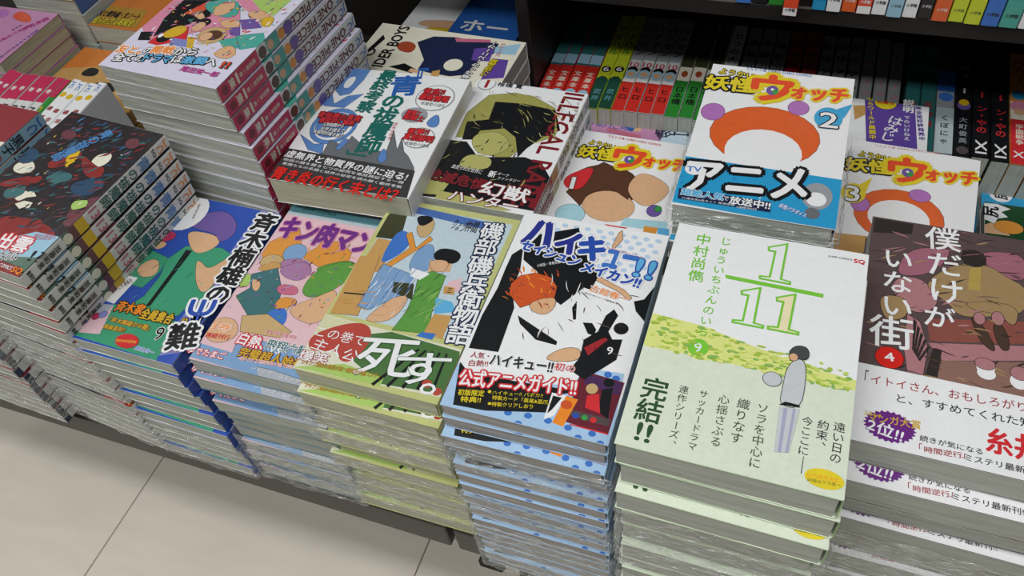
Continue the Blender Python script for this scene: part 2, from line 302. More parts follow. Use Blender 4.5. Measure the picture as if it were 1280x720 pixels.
OPS = {
 'one11': [
  ['P','cover_art','white',[[0.0,61.131136537179955],[117.97424726241832,61.131136537179955],[117.97424726241832,169.80871260327766],[0.0,169.80871260327766]],0],
  ['P','paper_band','band',[[0.0,-0.0],[117.97424726241832,-0.0],[117.97424726241832,67.07444147829467],[0.0,67.07444147829467]],0],
  ['P','cover_art','g3',[[0,64],[118,64],[118,74],[95,76],[60,83],[30,90],[0,92]],0],
  ['E','cover_art','g4',[2.0,84.8],1.1,1.2,0],
  ['E','cover_art','g1',[15.4,86.3],1.5,0.9,0],
  ['E','cover_art','g1',[28.7,87.9],1.2,0.8,0],
  ['E','cover_art','g3',[42.1,75.4],2.6,0.9,0],
  ['E','cover_art','g4',[55.5,66.7],1.9,0.7,0],
  ['E','cover_art','g1',[68.8,77.9],2.5,1.1,0],
  ['E','cover_art','g4',[82.2,78.4],2.4,0.6,0],
  ['E','cover_art','g1',[95.6,66.5],1.1,0.9,0],
  ['E','cover_art','g2',[109.0,78.3],1.3,0.6,0],
  ['E','cover_art','g2',[10.3,73.1],1.3,1.0,0],
  ['E','cover_art','g1',[23.7,73.8],1.4,1.1,0],
  ['E','cover_art','g4',[37.1,76.1],1.8,1.1,0],
  ['E','cover_art','g3',[50.4,77.5],1.3,0.6,0],
  ['E','cover_art','g2',[63.8,77.0],2.2,1.0,0],
  ['E','cover_art','g2',[77.2,76.2],1.5,0.8,0],
  ['E','cover_art','g1',[90.5,65.9],1.3,1.2,0],
  ['E','cover_art','g4',[103.9,70.0],1.4,0.6,0],
  ['E','cover_art','g3',[5.3,86.1],1.5,1.1,0],
  ['E','cover_art','g3',[18.7,80.3],1.4,1.2,0],
  ['E','cover_art','g1',[32.0,82.6],1.9,0.8,0],
  ['E','cover_art','g2',[45.4,78.7],1.5,1.0,0],
  ['E','cover_art','g3',[58.8,77.6],1.9,0.7,0],
  ['E','cover_art','g1',[72.1,66.8],2.1,0.9,0],
  ['E','cover_art','g1',[85.5,80.9],1.0,0.8,0],
  ['E','cover_art','g2',[98.9,76.9],1.4,0.7,0],
  ['E','cover_art','g1',[112.2,77.2],1.4,1.1,0],
  ['E','cover_art','g2',[13.6,69.1],1.8,0.9,0],
  ['E','cover_art','g3',[27.0,80.7],1.4,0.6,0],
  ['E','cover_art','g2',[40.4,67.3],1.4,1.0,0],
  ['E','cover_art','g3',[53.7,70.5],1.2,1.2,0],
  ['E','cover_art','g1',[67.1,68.9],2.1,1.1,0],
  ['E','cover_art','g4',[80.5,66.4],1.3,0.6,0],
  ['E','cover_art','g3',[93.8,67.1],2.3,0.7,0],
  ['E','cover_art','g3',[107.2,72.2],1.9,1.1,0],
  ['E','cover_art','g2',[8.6,79.0],2.6,1.1,0],
  ['E','cover_art','g3',[21.9,82.6],2.6,0.8,0],
  ['E','cover_art','g3',[35.3,88.2],2.6,0.6,0],
  ['E','cover_art','g1',[48.7,66.7],2.1,0.8,0],
  ['E','cover_art','g1',[62.1,71.6],1.1,1.0,0],
  ['E','cover_art','g2',[75.4,70.1],1.4,1.0,0],
  ['E','cover_art','g1',[88.8,78.9],1.4,1.0,0],
  ['E','cover_art','g2',[102.2,67.0],2.6,0.8,0],
  ['E','cover_art','g3',[3.5,66.2],1.4,0.7,0],
  ['E','cover_art','g2',[16.9,81.5],2.7,0.8,0],
  ['E','cover_art','g1',[30.3,76.2],1.3,0.7,0],
  ['E','cover_art','g1',[43.6,74.0],1.5,0.6,0],
  ['E','cover_art','g2',[57.0,71.3],2.1,0.7,0],
  ['E','cover_art','g4',[70.4,71.2],2.0,0.8,0],
  ['E','cover_art','g3',[83.8,66.5],2.4,0.9,0],
  ['E','cover_art','g1',[97.1,69.4],1.6,0.9,0],
  ['E','cover_art','g2',[110.5,67.1],2.2,1.1,0],
  ['E','cover_art','g2',[11.9,76.4],1.4,1.2,0],
  ['E','cover_art','g4',[25.2,66.5],2.5,0.8,0],
  ['E','cover_art','g4',[38.6,85.0],1.9,0.9,0],
  ['E','cover_art','g3',[52.0,67.2],1.9,1.2,0],
  ['E','cover_art','g2',[65.3,83.5],2.8,0.8,0],
  ['E','cover_art','g4',[78.7,73.1],2.2,0.8,0],
  ['E','cover_art','g1',[92.1,72.7],1.4,0.8,0],
  ['E','cover_art','g2',[105.5,66.7],1.1,0.9,0],
  ['E','cover_art','g4',[6.8,90.1],1.0,1.1,0],
  ['E','cover_art','g3',[20.2,77.9],1.4,0.9,0],
  ['E','cover_art','g3',[33.6,76.3],1.5,1.1,0],
  ['E','cover_art','g2',[46.9,67.7],2.6,0.8,0],
  ['E','cover_art','g3',[60.3,69.3],1.9,0.7,0],
  ['E','cover_art','g4',[73.7,74.9],2.0,1.0,0],
  ['E','cover_art','g2',[87.0,68.2],1.8,0.9,0],
  ['E','cover_art','g2',[100.4,69.6],2.4,0.8,0],
  ['E','cover_art','g4',[113.8,74.0],1.7,1.2,0],
  ['E','cover_art','g1',[15.2,89.3],2.1,0.7,0],
  ['E','cover_art','g2',[28.5,66.9],1.1,0.8,0],
  ['E','cover_art','g4',[41.9,70.0],1.8,0.8,0],
  ['E','cover_art','g1',[55.3,76.2],1.5,0.7,0],
  ['E','cover_art','g2',[68.6,74.6],1.6,0.9,0],
  ['E','cover_art','g2',[82.0,71.8],1.8,1.0,0],
  ['E','cover_art','g1',[95.4,71.1],1.6,1.1,0],
  ['E','cover_art','g1',[108.7,69.1],2.3,0.9,0],
  ['E','cover_art','g2',[10.1,90.3],2.6,0.6,0],
  ['E','cover_art','g2',[23.5,71.4],1.3,1.2,0],
  ['E','cover_art','g3',[36.9,66.8],2.3,1.1,0],
  ['E','cover_art','g2',[50.2,70.7],1.4,1.0,0],
  ['E','cover_art','g4',[63.6,73.8],1.7,0.9,0],
  ['E','cover_art','g4',[77.0,71.2],1.9,0.6,0],
  ['E','cover_art','g3',[90.3,71.1],2.7,1.1,0],
  ['E','cover_art','g1',[103.7,76.8],1.2,0.6,0],
  ['E','cover_art','g1',[5.1,89.7],1.9,0.9,0],
  ['E','cover_art','g1',[18.5,79.0],1.6,1.2,0],
  ['E','cover_art','g3',[31.8,66.2],2.3,1.1,0],
  ['E','cover_art','g1',[45.2,68.0],1.5,0.8,0],
  ['E','cover_art','g2',[58.6,67.7],2.1,0.9,0],
  ['E','cover_art','g3',[71.9,74.6],1.3,1.1,0],
  ['E','cover_art','g3',[85.3,66.2],2.1,0.8,0],
  ['E','cover_art','g2',[98.7,66.6],1.7,0.9,0],
  ['E','cover_art','g3',[112.0,70.8],2.4,1.2,0],
  ['E','cover_art','g3',[13.4,76.1],2.6,0.7,0],
  ['E','cover_art','g3',[26.8,67.4],1.5,1.1,0],
  ['E','cover_art','g2',[40.1,74.8],2.7,0.6,0],
  ['E','cover_art','g4',[53.5,83.7],2.7,0.7,0],
  ['E','cover_art','g3',[66.9,79.6],2.7,1.1,0],
  ['E','cover_art','g3',[80.3,78.8],1.8,1.2,0],
  ['E','cover_art','g2',[93.6,67.0],1.4,0.7,0],
  ['E','cover_art','g2',[107.0,69.5],2.3,1.0,0],
  ['E','cover_art','g3',[8.4,69.1],1.8,1.0,0],
  ['E','cover_art','g2',[21.7,78.8],2.0,1.0,0],
  ['E','cover_art','g2',[35.1,73.8],2.2,1.1,0],
  ['E','cover_art','g2',[48.5,83.3],1.7,0.6,0],
  ['E','cover_art','g1',[61.8,70.2],2.7,0.8,0],
  ['E','cover_art','g1',[75.2,81.0],2.0,0.9,0],
  ['E','cover_art','g4',[88.6,72.8],1.9,0.8,0],
  ['E','cover_art','g4',[102.0,76.1],2.3,0.8,0],
  ['E','cover_art','g1',[3.3,75.7],1.2,0.9,0],
  ['E','cover_art','g2',[16.7,73.1],1.7,1.0,0],
  ['E','cover_art','g3',[30.1,68.8],1.9,0.8,0],
  ['E','cover_art','g3',[43.4,78.3],2.3,1.1,0],
  ['E','cover_art','g3',[56.8,82.3],1.0,0.9,0],
  ['E','cover_art','g2',[70.2,66.4],2.1,0.6,0],
  ['E','cover_art','g1',[83.5,67.2],2.0,0.8,0],
  ['E','cover_art','g3',[96.9,72.5],1.0,1.0,0],
  ['E','cover_art','g4',[110.3,66.3],2.5,0.9,0],
  ['E','cover_art','g1',[11.7,68.7],2.3,0.8,0],
  ['E','cover_art','g4',[25.0,68.4],1.2,1.1,0],
  ['E','cover_art','g4',[38.4,68.2],1.2,1.1,0],
  ['E','cover_art','g4',[51.8,75.6],2.1,0.7,0],
  ['E','cover_art','g3',[65.1,74.9],2.6,0.6,0],
  ['E','cover_art','g4',[78.5,66.3],1.5,1.1,0],
  ['E','cover_art','g2',[91.9,72.0],2.7,0.6,0],
  ['E','cover_art','g3',[105.2,66.8],2.0,0.7,0],
  ['E','cover_art','g4',[6.6,78.9],1.4,0.7,0],
  ['E','cover_art','g1',[20.0,79.2],1.0,0.8,0],
  ['E','cover_art','g3',[33.4,69.2],1.2,0.6,0],
  ['E','cover_art','g3',[46.7,81.1],1.1,1.1,0],
  ['E','cover_art','g4',[60.1,68.9],2.2,0.6,0],
  ['E','cover_art','g1',[73.5,78.1],1.7,0.6,0],
  ['E','cover_art','g2',[86.8,69.9],2.6,0.8,0],
  ['E','cover_art','g3',[100.2,70.3],2.6,1.0,0],
  ['E','cover_art','g2',[113.6,66.4],1.0,1.1,0],
  ['E','cover_art','g3',[14.9,79.6],1.9,1.1,0],
  ['E','cover_art','g4',[28.3,76.0],1.9,0.7,0],
  ['E','cover_art','g2',[41.7,72.4],1.4,0.8,0],
  ['E','cover_art','g3',[55.1,72.5],1.4,1.1,0],
  ['E','cover_art','g3',[68.4,76.8],2.3,0.9,0],
  ['E','cover_art','g3',[81.8,66.3],1.0,1.0,0],
  ['E','cover_art','g4',[95.2,65.9],1.3,1.0,0],
  ['E','cover_art','g4',[108.5,72.9],1.3,0.8,0],
  ['E','cover_art','g1',[9.9,87.0],1.0,0.7,0],
  ['E','cover_art','g2',[23.3,74.4],2.5,0.7,0],
  ['E','cover_art','g1',[36.6,82.8],1.8,1.0,0],
  ['E','cover_art','g1',[50.0,76.7],1.3,0.8,0],
  ['E','cover_art','g4',[63.4,67.1],1.8,0.9,0],
  ['E','cover_art','g1',[76.8,74.8],2.5,0.8,0],
  ['E','cover_art','g2',[90.1,67.6],1.2,0.6,0],
  ['E','cover_art','g2',[103.5,77.6],1.4,1.1,0],
  ['E','cover_art','g2',[4.9,87.4],1.6,0.8,0],
  ['E','cover_art','g2',[18.2,73.2],1.7,0.7,0],
  ['E','cover_art','g3',[31.6,66.7],2.3,0.8,0],
  ['E','cover_art','g4',[45.0,85.1],1.9,0.7,0],
  ['E','cover_art','g3',[58.3,74.2],2.8,1.1,0],
  ['E','cover_art','g2',[71.7,81.1],2.4,0.7,0],
  ['E','cover_art','g1',[85.1,67.5],1.1,0.8,0],
  ['E','cover_art','g1',[98.5,80.4],1.1,0.9,0],
  ['E','cover_art','g2',[111.8,72.5],1.9,0.7,0],
  ['E','cover_art','g2',[13.2,72.2],2.7,0.8,0],
  ['E','cover_art','g2',[26.6,76.7],2.7,1.2,0],
  ['E','cover_art','g2',[39.9,85.2],1.9,0.8,0],
  ['E','cover_art','g2',[53.3,72.7],1.9,1.1,0],
  ['E','cover_art','g3',[66.7,69.1],1.8,1.0,0],
  ['E','cover_art','g4',[80.0,81.9],1.1,0.7,0],
  ['E','cover_art','g4',[93.4,72.8],1.0,1.1,0],
  ['E','cover_art','g4',[106.8,65.9],1.6,1.1,0],
  ['E','cover_art','g4',[8.2,77.0],1.3,0.9,0],
  ['E','cover_art','g1',[21.5,79.1],2.0,1.1,0],
  ['E','cover_art','g3',[34.9,86.0],1.6,0.7,0],
  ['E','cover_art','g4',[48.3,75.4],1.2,1.0,0],
  ['E','cover_art','g3',[61.6,68.0],2.3,1.2,0],
  ['E','cover_art','g3',[75.0,75.7],2.6,0.7,0],
  ['E','cover_art','g1',[88.4,70.4],1.9,0.6,0],
  ['E','cover_art','g2',[101.8,65.9],2.8,1.0,0],
  ['E','cover_art','g2',[3.1,85.0],2.4,1.1,0],
  ['E','cover_art','g2',[16.5,76.0],2.3,1.1,0],
  ['E','cover_art','g4',[29.9,88.0],2.2,1.1,0],
  ['E','cover_art','g1',[43.2,68.2],1.1,0.9,0],
  ['E','cover_art','g3',[56.6,77.4],1.2,0.9,0],
  ['E','cover_art','g3',[70.0,66.5],2.7,1.1,0],
  ['E','cover_art','g3',[83.3,67.6],1.6,0.8,0],
  ['E','cover_art','g1',[96.7,75.3],1.6,1.1,0],
  ['E','cover_art','g3',[110.1,66.9],1.6,1.1,0],
  ['E','cover_art','g2',[11.4,85.4],1.3,1.1,0],
  ['E','cover_art','g4',[24.8,73.4],2.8,0.9,0],
  ['E','cover_art','g2',[38.2,74.0],2.0,0.6,0],
  ['E','cover_art','g2',[51.6,82.2],1.5,0.6,0],
  ['E','cover_art','g2',[64.9,78.3],2.0,0.7,0],
  ['E','cover_art','g3',[78.3,77.2],1.4,0.9,0],
  ['E','cover_art','g2',[91.7,76.6],2.4,1.1,0],
  ['E','cover_art','g4',[105.0,67.6],1.6,0.9,0],
  ['E','cover_art','g2',[6.4,88.6],2.7,0.9,0],
  ['E','cover_art','g2',[19.8,66.7],1.6,1.1,0],
  ['E','cover_art','g2',[33.1,66.3],2.6,1.1,0],
  ['E','cover_art','g1',[46.5,79.2],2.4,0.7,0],
  ['E','cover_art','g1',[59.9,67.0],2.2,0.9,0],
  ['E','cover_art','g1',[73.3,76.8],2.2,1.2,0],
  ['E','cover_art','g3',[86.6,69.7],2.2,0.8,0],
  ['E','cover_art','g1',[100.0,66.8],1.3,1.1,0],
  ['E','cover_art','g1',[113.4,67.6],2.4,0.8,0],
  ['E','cover_art','g4',[14.7,80.2],2.6,0.7,0],
  ['E','cover_art','g2',[28.1,84.7],1.1,1.2,0],
  ['E','cover_art','g2',[41.5,66.7],1.2,0.9,0],
  ['E','cover_art','g4',[54.8,78.8],1.8,1.0,0],
  ['E','cover_art','g2',[68.2,69.1],2.5,1.1,0],
  ['E','cover_art','g2',[81.6,75.1],2.3,0.6,0],
  ['E','cover_art','g1',[95.0,76.1],2.0,0.9,0],
  ['E','cover_art','g3',[108.3,65.9],1.2,1.0,0],
  ['E','cover_art','g4',[9.7,81.7],2.7,1.0,0],
  ['E','cover_art','g1',[23.1,82.3],1.6,1.2,0],
  ['E','cover_art','g1',[36.4,88.0],1.5,0.7,0],
  ['E','cover_art','g1',[49.8,68.4],1.3,0.9,0],
  ['E','cover_art','g3',[63.2,70.2],2.2,1.1,0],
  ['E','cover_art','g1',[76.5,81.3],2.5,0.7,0],
  ['E','cover_art','g4',[89.9,73.8],1.9,0.8,0],
  ['E','cover_art','g3',[103.3,67.0],2.3,0.7,0],
  ['E','cover_art','g3',[4.7,67.5],1.6,1.1,0],
  ['E','cover_art','g1',[18.0,71.9],1.6,1.0,0],
  ['E','cover_art','g2',[31.4,69.2],1.8,1.0,0],
  ['E','cover_art','g3',[44.8,66.7],2.0,1.1,0],
  ['E','cover_art','g3',[58.1,68.4],1.1,0.9,0],
  ['E','cover_art','g4',[71.5,71.3],2.5,1.0,0],
  ['E','cover_art','g1',[84.9,67.1],2.8,1.2,0],
  ['E','cover_art','g2',[98.2,67.2],1.3,1.1,0],
  ['E','cover_art','g1',[111.6,75.9],1.3,0.8,0],
  ['E','cover_art','g3',[13.0,85.6],1.1,1.1,0],
  ['E','cover_art','g2',[26.4,80.6],2.0,0.7,0],
  ['E','cover_art','g4',[39.7,68.8],2.4,1.1,0],
  ['T','lettering','中村尚儁',[17.7,163.6],[19.4,121.4],0.95,'lime',None,0.05,0.01,'v'],
  ['T','lettering','じゅういちぶんのいち',[32.0,164.0],[31.5,81.3],0.9,'lime',None,0.05,0.005,'v'],
  ['E','lettering','lime',[30.9,73.6],6.0,6.2,0],
  ['T','lettering','9',[28.9,73.0],[32.9,73.7],6.46,'white',None,0.05,0.02,'h'],
  ['P','lettering','white',[[69.2,166.6],[69.1,136.6],[74.7,135.8],[74.7,134.0],[56.9,134.3],[56.8,136.1],[62.6,136.8],[63.0,158.6],[59.0,158.6],[58.5,161.2]],0],
  ['L','lettering','lime',[[69.2,166.6],[69.1,136.6],[74.7,135.8],[74.7,134.0],[56.9,134.3],[56.8,136.1],[62.6,136.8],[63.0,158.6],[59.0,158.6],[58.5,161.2]],1.3,1],
  ['P','lettering','white',[[58.4,126.7],[58.6,99.1],[64.1,98.5],[64.1,96.8],[46.8,96.7],[46.7,98.3],[52.3,99.1],[52.5,119.2],[48.6,119.1],[48.1,121.5]],0],
  ['L','lettering','lime',[[58.4,126.7],[58.6,99.1],[64.1,98.5],[64.1,96.8],[46.8,96.7],[46.7,98.3],[52.3,99.1],[52.5,119.2],[48.6,119.1],[48.1,121.5]],1.3,1],
  ['P','lettering','cream',[[79.0,126.7],[78.5,99.4],[83.9,98.8],[83.9,97.1],[67.0,97.0],[66.9,98.7],[72.4,99.5],[73.0,119.3],[69.3,119.2],[68.8,121.6]],0],
  ['L','lettering','lime',[[79.0,126.7],[78.5,99.4],[83.9,98.8],[83.9,97.1],[67.0,97.0],[66.9,98.7],[72.4,99.5],[73.0,119.3],[69.3,119.2],[68.8,121.6]],1.3,1],
  ['P','lettering','lime',[[36.4,132.1],[94.6,131.1],[94.7,128.2],[37.1,129.4]],0],
  ['T','lettering','JUMP COMICS',[94.4,162.3],[108.3,162.5],1.77,'black',None,0.05,0.02,'h'],
  ['T','lettering','SQ',[109.4,162.0],[115.8,162.1],3.73,'red',None,0.05,0.06,'h'],
  ['T','lettering','完結',[13.4,46.2],[13.6,16.7],1.05,'dkgreen',None,0.05,0.03,'v'],
  ['T','lettering','!!',[9.8,10.6],[17.8,10.4],11.19,'dkgreen',None,0.05,0.06,'h'],
  ['T','lettering','連作シリーズ、',[28.8,45.8],[29.7,4.9],0.95,'ink',None,0.05,0.0,'v'],
  ['T','lettering','サッカードラマ',[39.9,45.7],[40.2,6.5],0.95,'ink',None,0.05,0.0,'v'],
  ['T','lettering','心揺さぶる',[51.1,45.8],[51.6,11.9],0.95,'ink',None,0.05,0.0,'v'],
  ['T','lettering','織りなす',[61.8,45.8],[61.4,16.8],1.0,'ink',None,0.05,0.0,'v'],
  ['T','lettering','ソラを中心に',[72.0,45.6],[72.8,5.1],0.98,'ink',None,0.05,0.0,'v'],
  ['T','lettering','遠い日の',[111.8,44.5],[111.4,19.3],1.02,'ink2',None,0.05,0.0,'v'],
  ['T','lettering','約束、',[103.7,43.6],[103.4,24.7],1.0,'ink2',None,0.05,0.0,'v'],
  ['T','lettering','今ここに',[95.6,43.5],[95.5,19.4],1.0,'ink2',None,0.05,0.0,'v'],
  ['P','lettering','ink2',[[95.9,19.1],[96.2,19.2],[96.2,9.0],[95.8,8.9]],0],
  ['E','lettering','yellow',[107.3,9.1],9.7,5.6,0],
  ['T','lettering','DVD発売決定、',[98.9,9.4],[115.2,10.2],2.62,'orange',None,0.05,0.03,'h'],
  ['T','lettering','詳細はウラ面へ',[99.2,6.6],[115.4,7.7],2.15,'ink2',None,0.05,0.02,'h'],
  ['P','cover_art','palegrey',[[80.6,71.6],[84.8,79.9],[90.4,79.1],[91.9,63.9],[91.1,47.3],[80.0,46.4],[80.3,57.7]],1],
  ['P','cover_art','palegrey',[[80.3,45.7],[90.8,46.9],[88.4,19.0],[81.3,17.4]],0],
  ['P','cover_art','lav',[[82.5,45.6],[84.6,45.7],[84.7,18.2],[83.1,17.8]],0],
  ['P','cover_art','lav',[[87.4,46.5],[88.8,46.6],[88.2,19.0],[86.9,18.6]],0],
  ['P','cover_art','black',[[82.9,49.7],[90.5,49.3],[90.7,47.9],[79.9,46.8]],0],
  ['P','cover_art','hair',[[80.4,82.9],[83.2,88.5],[89.2,89.6],[91.9,85.2],[90.9,79.8],[84.9,79.3],[82.1,81.7]],1],
  ['E','cover_art','skin',[83.5,80.3],2.5,2.7,0],
  ['E','cover_art','palegrey',[74.2,62.4],5.1,4.8,0],
 ],
 'boku': [
  ['P','cover_art','bk_base',[[0.0,55.07719955886251],[128.0,55.07719955886251],[128.0,183.59066519620836],[0.0,183.59066519620836]],0],
  ['P','cover_art','bk_pink',[[23.7,157.8],[47.6,165.4],[50.8,160.2],[44.2,145.1],[32.8,134.9],[17.0,132.2]],1],
  ['P','cover_art','bk_pink',[[70.4,167.4],[95.2,171.6],[96.0,147.2],[84.7,145.6],[73.3,151.2],[70.4,162.2]],1],
  ['P','cover_art','bk_rose',[[16.2,129.1],[32.8,134.9],[45.0,119.7],[41.5,107.8],[30.4,102.1],[18.2,112.6]],1],
  ['P','cover_art','bk_tan',[[57.8,153.0],[73.3,155.6],[84.7,147.0],[95.8,141.5],[95.3,119.7],[75.1,111.5],[56.6,106.5],[50.8,115.8],[39.1,123.7],[36.8,131.6],[48.1,146.1]],1],
  ['E','cover_art','bk_dark',[64.6,159.2],7.5,7.5,0],
  ['P','cover_art','bk_yel',[[62.2,149.8],[69.0,152.3],[68.6,131.5],[61.5,131.0]],0],
  ['P','cover_art','bk_dark',[[1.3,182.1],[26.6,182.0],[26.0,172.3],[1.3,167.7]],0],
  ['P','cover_art','bk_red',[[38.0,100.2],[95.1,113.0],[94.6,95.0],[40.6,82.6]],0],
  ['P','cover_art','bk_rose',[[39.7,81.1],[94.6,93.7],[94.3,82.6],[48.3,69.7]],0],
  ['P','cover_art','bk_floor',[[47.4,69.4],[94.3,81.3],[93.5,52.9],[45.2,54.3]],0],
  ['P','cover_art','bk_dark',[[42.6,78.1],[47.6,77.6],[45.6,55.0],[38.5,54.2]],0],
  ['P','cover_art','bk_rose',[[26.6,101.1],[34.4,96.5],[39.8,77.3],[37.9,55.8],[28.9,55.7],[26.2,72.3]],0],
  ['P','cover_art','bk_dark',[[30.5,98.1],[32.5,96.0],[31.8,72.5],[30.8,73.3]],0],
  ['P','cover_art','bk_dark',[[32.9,93.2],[34.6,91.3],[32.8,70.8],[31.7,71.6]],0],
  ['P','cover_art','bk_dark',[[35.1,88.3],[36.7,86.7],[33.8,69.1],[32.6,70.0]],0],
  ['P','cover_art','bk_dark',[[37.4,83.5],[38.7,82.1],[34.7,67.4],[33.5,68.4]],0],
  ['P','cover_art','bk_dark',[[39.6,78.8],[40.7,77.6],[35.7,65.7],[34.4,66.8]],0],
  ['P','cover_art','bk_boot',[[62.2,110.7],[70.5,103.7],[77.7,86.5],[75.0,83.9],[67.8,91.4]],1],
  ['P','cover_art','bk_boot',[[75.1,106.3],[82.3,107.0],[85.7,88.8],[81.2,85.7],[77.7,92.8]],1],
  ['P','cover_art','bk_tan',[[58.3,120.5],[90.9,126.5],[88.6,104.8],[78.8,115.2],[64.0,113.9]],1],
  ['E','cover_art','bk_rose',[68.2,108.4],3.4,5.0,0],
  ['E','cover_art','bk_rose',[78.6,111.2],3.7,5.6,0],
  ['K','cover_art',['bk_dark','bk_tan','bk_rose','bk_base','bk_boot'],150,16,0.9,8,30,0.0,55.1,128.0,183.6],
  ['E','cover_art','red2',[18.4,63.8],8.3,8.2,0],
  ['E','cover_art','white',[72.1,66.7],5.1,4.3,0],
  ['P','cover_art','white',[[66.1,73.4],[77.1,73.5],[75.8,65.3],[67.9,64.3]],0],
  ['E','cover_art','bk_rose',[71.4,73.7],5.7,4.4,0],
  ['E','cover_art','white',[89.6,65.7],5.0,5.5,0],
  ['E','cover_art','bk_rose',[90.1,71.8],5.3,5.0,0],
  ['P','cover_art','bk_tan',[[10.3,113.2],[25.9,114.6],[27.7,98.7],[15.6,91.4],[10.1,102.1]],1],
  ['T','lettering','僕だけ',[44.6,183.3],[49.4,114.0],0.98,'white',None,0.05,0.02,'v'],
  ['T','lettering','いない',[18.1,156.3],[20.7,94.8],0.98,'white',None,0.05,0.02,'v'],
  ['T','lettering','が',[45.2,112.2],[44.9,92.8],0.98,'white',None,0.05,0.02,'v'],
  ['T','lettering','街',[17.8,95.4],[19.3,71.0],1.1,'white',None,0.05,0.02,'v'],
  ['T','lettering','4',[15.6,63.3],[20.9,64.5],6.15,'white',None,0.05,0.05,'h'],
  ['P','paper_band','white',[[0.0,-0.0],[128.0,-0.0],[128.0,55.44438088925492],[0.0,55.44438088925492]],0],
  ['T','lettering','「',[5.7,46.7],[7.7,46.7],7.65,'ink2',None,0.05,0.0,'h'],
  ['T','lettering','イトイさん、おもしろがり',[9.1,45.0],[92.5,48.2],6.6,'dred',None,0.05,0.0,'h'],
  ['T','lettering','と、すすめてくれた知',[24.2,35.3],[95.6,38.0],6.23,'ink2',None,0.05,0.005,'h'],
  ['T','lettering','糸井',[71.9,21.0],[99.2,21.1],16.56,'red',None,0.05,0.05,'h'],
  ['E','lettering','purple',[21.6,14.4],14.4,10.6,26],
  ['T','lettering','マンガ大賞',[9.9,17.9],[37.9,20.0],5.87,'gold',None,0.05,0.02,'h'],
  ['T','lettering','2位!!',[9.9,13.3],[29.0,9.9],8.48,'white','purple',0.05,0.04,'h'],
  ['T','lettering','2014',[7.4,20.3],[16.4,19.8],2.9,'gold',None,0.05,0.02,'h'],
  ['T','lettering','続きが気になる',[37.7,11.7],[70.0,11.8],4.0,'ink2',None,0.05,0.01,'h'],
  ['T','lettering','時間逆行',[40.3,4.8],[59.6,6.5],4.0,'dred',None,0.05,0.01,'h'],
  ['T','lettering','「',[37.6,6.1],[39.2,6.2],3.82,'dred',None,0.05,0.0,'h'],
  ['T','lettering','」',[59.6,6.8],[61.1,6.7],3.35,'dred',None,0.05,0.0,'h'],
  ['T','lettering','ミステリ最新刊!!',[61.1,6.0],[98.7,6.7],4.37,'ink2',None,0.05,0.01,'h'],
 ],
 'haik': [
  ['P','cover_art','white',[[0.0,0.0],[113.40701160959182,0.0],[113.40701160959182,181.44872894817203],[0.0,181.44872894817203]],0],
  ['E','cover_art','ltblue',[30,135],2.3,2.0,0],
  ['E','cover_art','ltblue',[39,135],2.3,2.0,0],
  ['E','cover_art','ltblue',[48,135],2.3,2.0,0],
  ['E','cover_art','ltblue',[57,135],2.3,2.0,0],
  ['E','cover_art','ltblue',[66,135],2.3,2.0,0],
  ['E','cover_art','ltblue',[75,135],2.3,2.0,0],
  ['E','cover_art','ltblue',[84,135],2.3,2.0,0],
  ['E','cover_art','ltblue',[93,135],2.3,2.0,0],
  ['E','cover_art','ltblue',[102,135],2.3,2.0,0],
  ['E','cover_art','ltblue',[34.5,140.6],2.3,2.0,0],
  ['E','cover_art','ltblue',[43.5,140.6],2.3,2.0,0],
  ['E','cover_art','ltblue',[52.5,140.6],2.3,2.0,0],
  ['E','cover_art','ltblue',[61.5,140.6],2.3,2.0,0],
  ['E','cover_art','ltblue',[70.5,140.6],2.3,2.0,0],
  ['E','cover_art','ltblue',[79.5,140.6],2.3,2.0,0],
  ['E','cover_art','ltblue',[88.5,140.6],2.3,2.0,0],
  ['E','cover_art','ltblue',[97.5,140.6],2.3,2.0,0],
  ['E','cover_art','ltblue',[106.5,140.6],2.3,2.0,0],
  ['E','cover_art','ltblue',[30,146.2],2.3,2.0,0],
  ['E','cover_art','ltblue',[39,146.2],2.3,2.0,0],
  ['E','cover_art','ltblue',[48,146.2],2.3,2.0,0],
  ['E','cover_art','ltblue',[57,146.2],2.3,2.0,0],
  ['E','cover_art','ltblue',[66,146.2],2.3,2.0,0],
  ['E','cover_art','ltblue',[75,146.2],2.3,2.0,0],
  ['E','cover_art','ltblue',[84,146.2],2.3,2.0,0],
  ['E','cover_art','ltblue',[93,146.2],2.3,2.0,0],
  ['E','cover_art','ltblue',[102,146.2],2.3,2.0,0],
  ['E','cover_art','ltblue',[34.5,151.7],2.3,2.0,0],
  ['E','cover_art','ltblue',[43.5,151.7],2.3,2.0,0],
  ['E','cover_art','ltblue',[52.5,151.7],2.3,2.0,0],
  ['E','cover_art','ltblue',[61.5,151.7],2.3,2.0,0],
  ['E','cover_art','ltblue',[70.5,151.7],2.3,2.0,0],
  ['E','cover_art','ltblue',[79.5,151.7],2.3,2.0,0],
  ['E','cover_art','ltblue',[88.5,151.7],2.3,2.0,0],
  ['E','cover_art','ltblue',[97.5,151.7],2.3,2.0,0],
  ['E','cover_art','ltblue',[106.5,151.7],2.3,2.0,0],
  ['E','cover_art','ltblue',[30,157.3],2.3,2.0,0],
  ['E','cover_art','ltblue',[39,157.3],2.3,2.0,0],
  ['E','cover_art','ltblue',[48,157.3],2.3,2.0,0],
  ['E','cover_art','ltblue',[57,157.3],2.3,2.0,0],
  ['E','cover_art','ltblue',[66,157.3],2.3,2.0,0],
  ['E','cover_art','ltblue',[75,157.3],2.3,2.0,0],
  ['E','cover_art','ltblue',[84,157.3],2.3,2.0,0],
  ['E','cover_art','ltblue',[93,157.3],2.3,2.0,0],
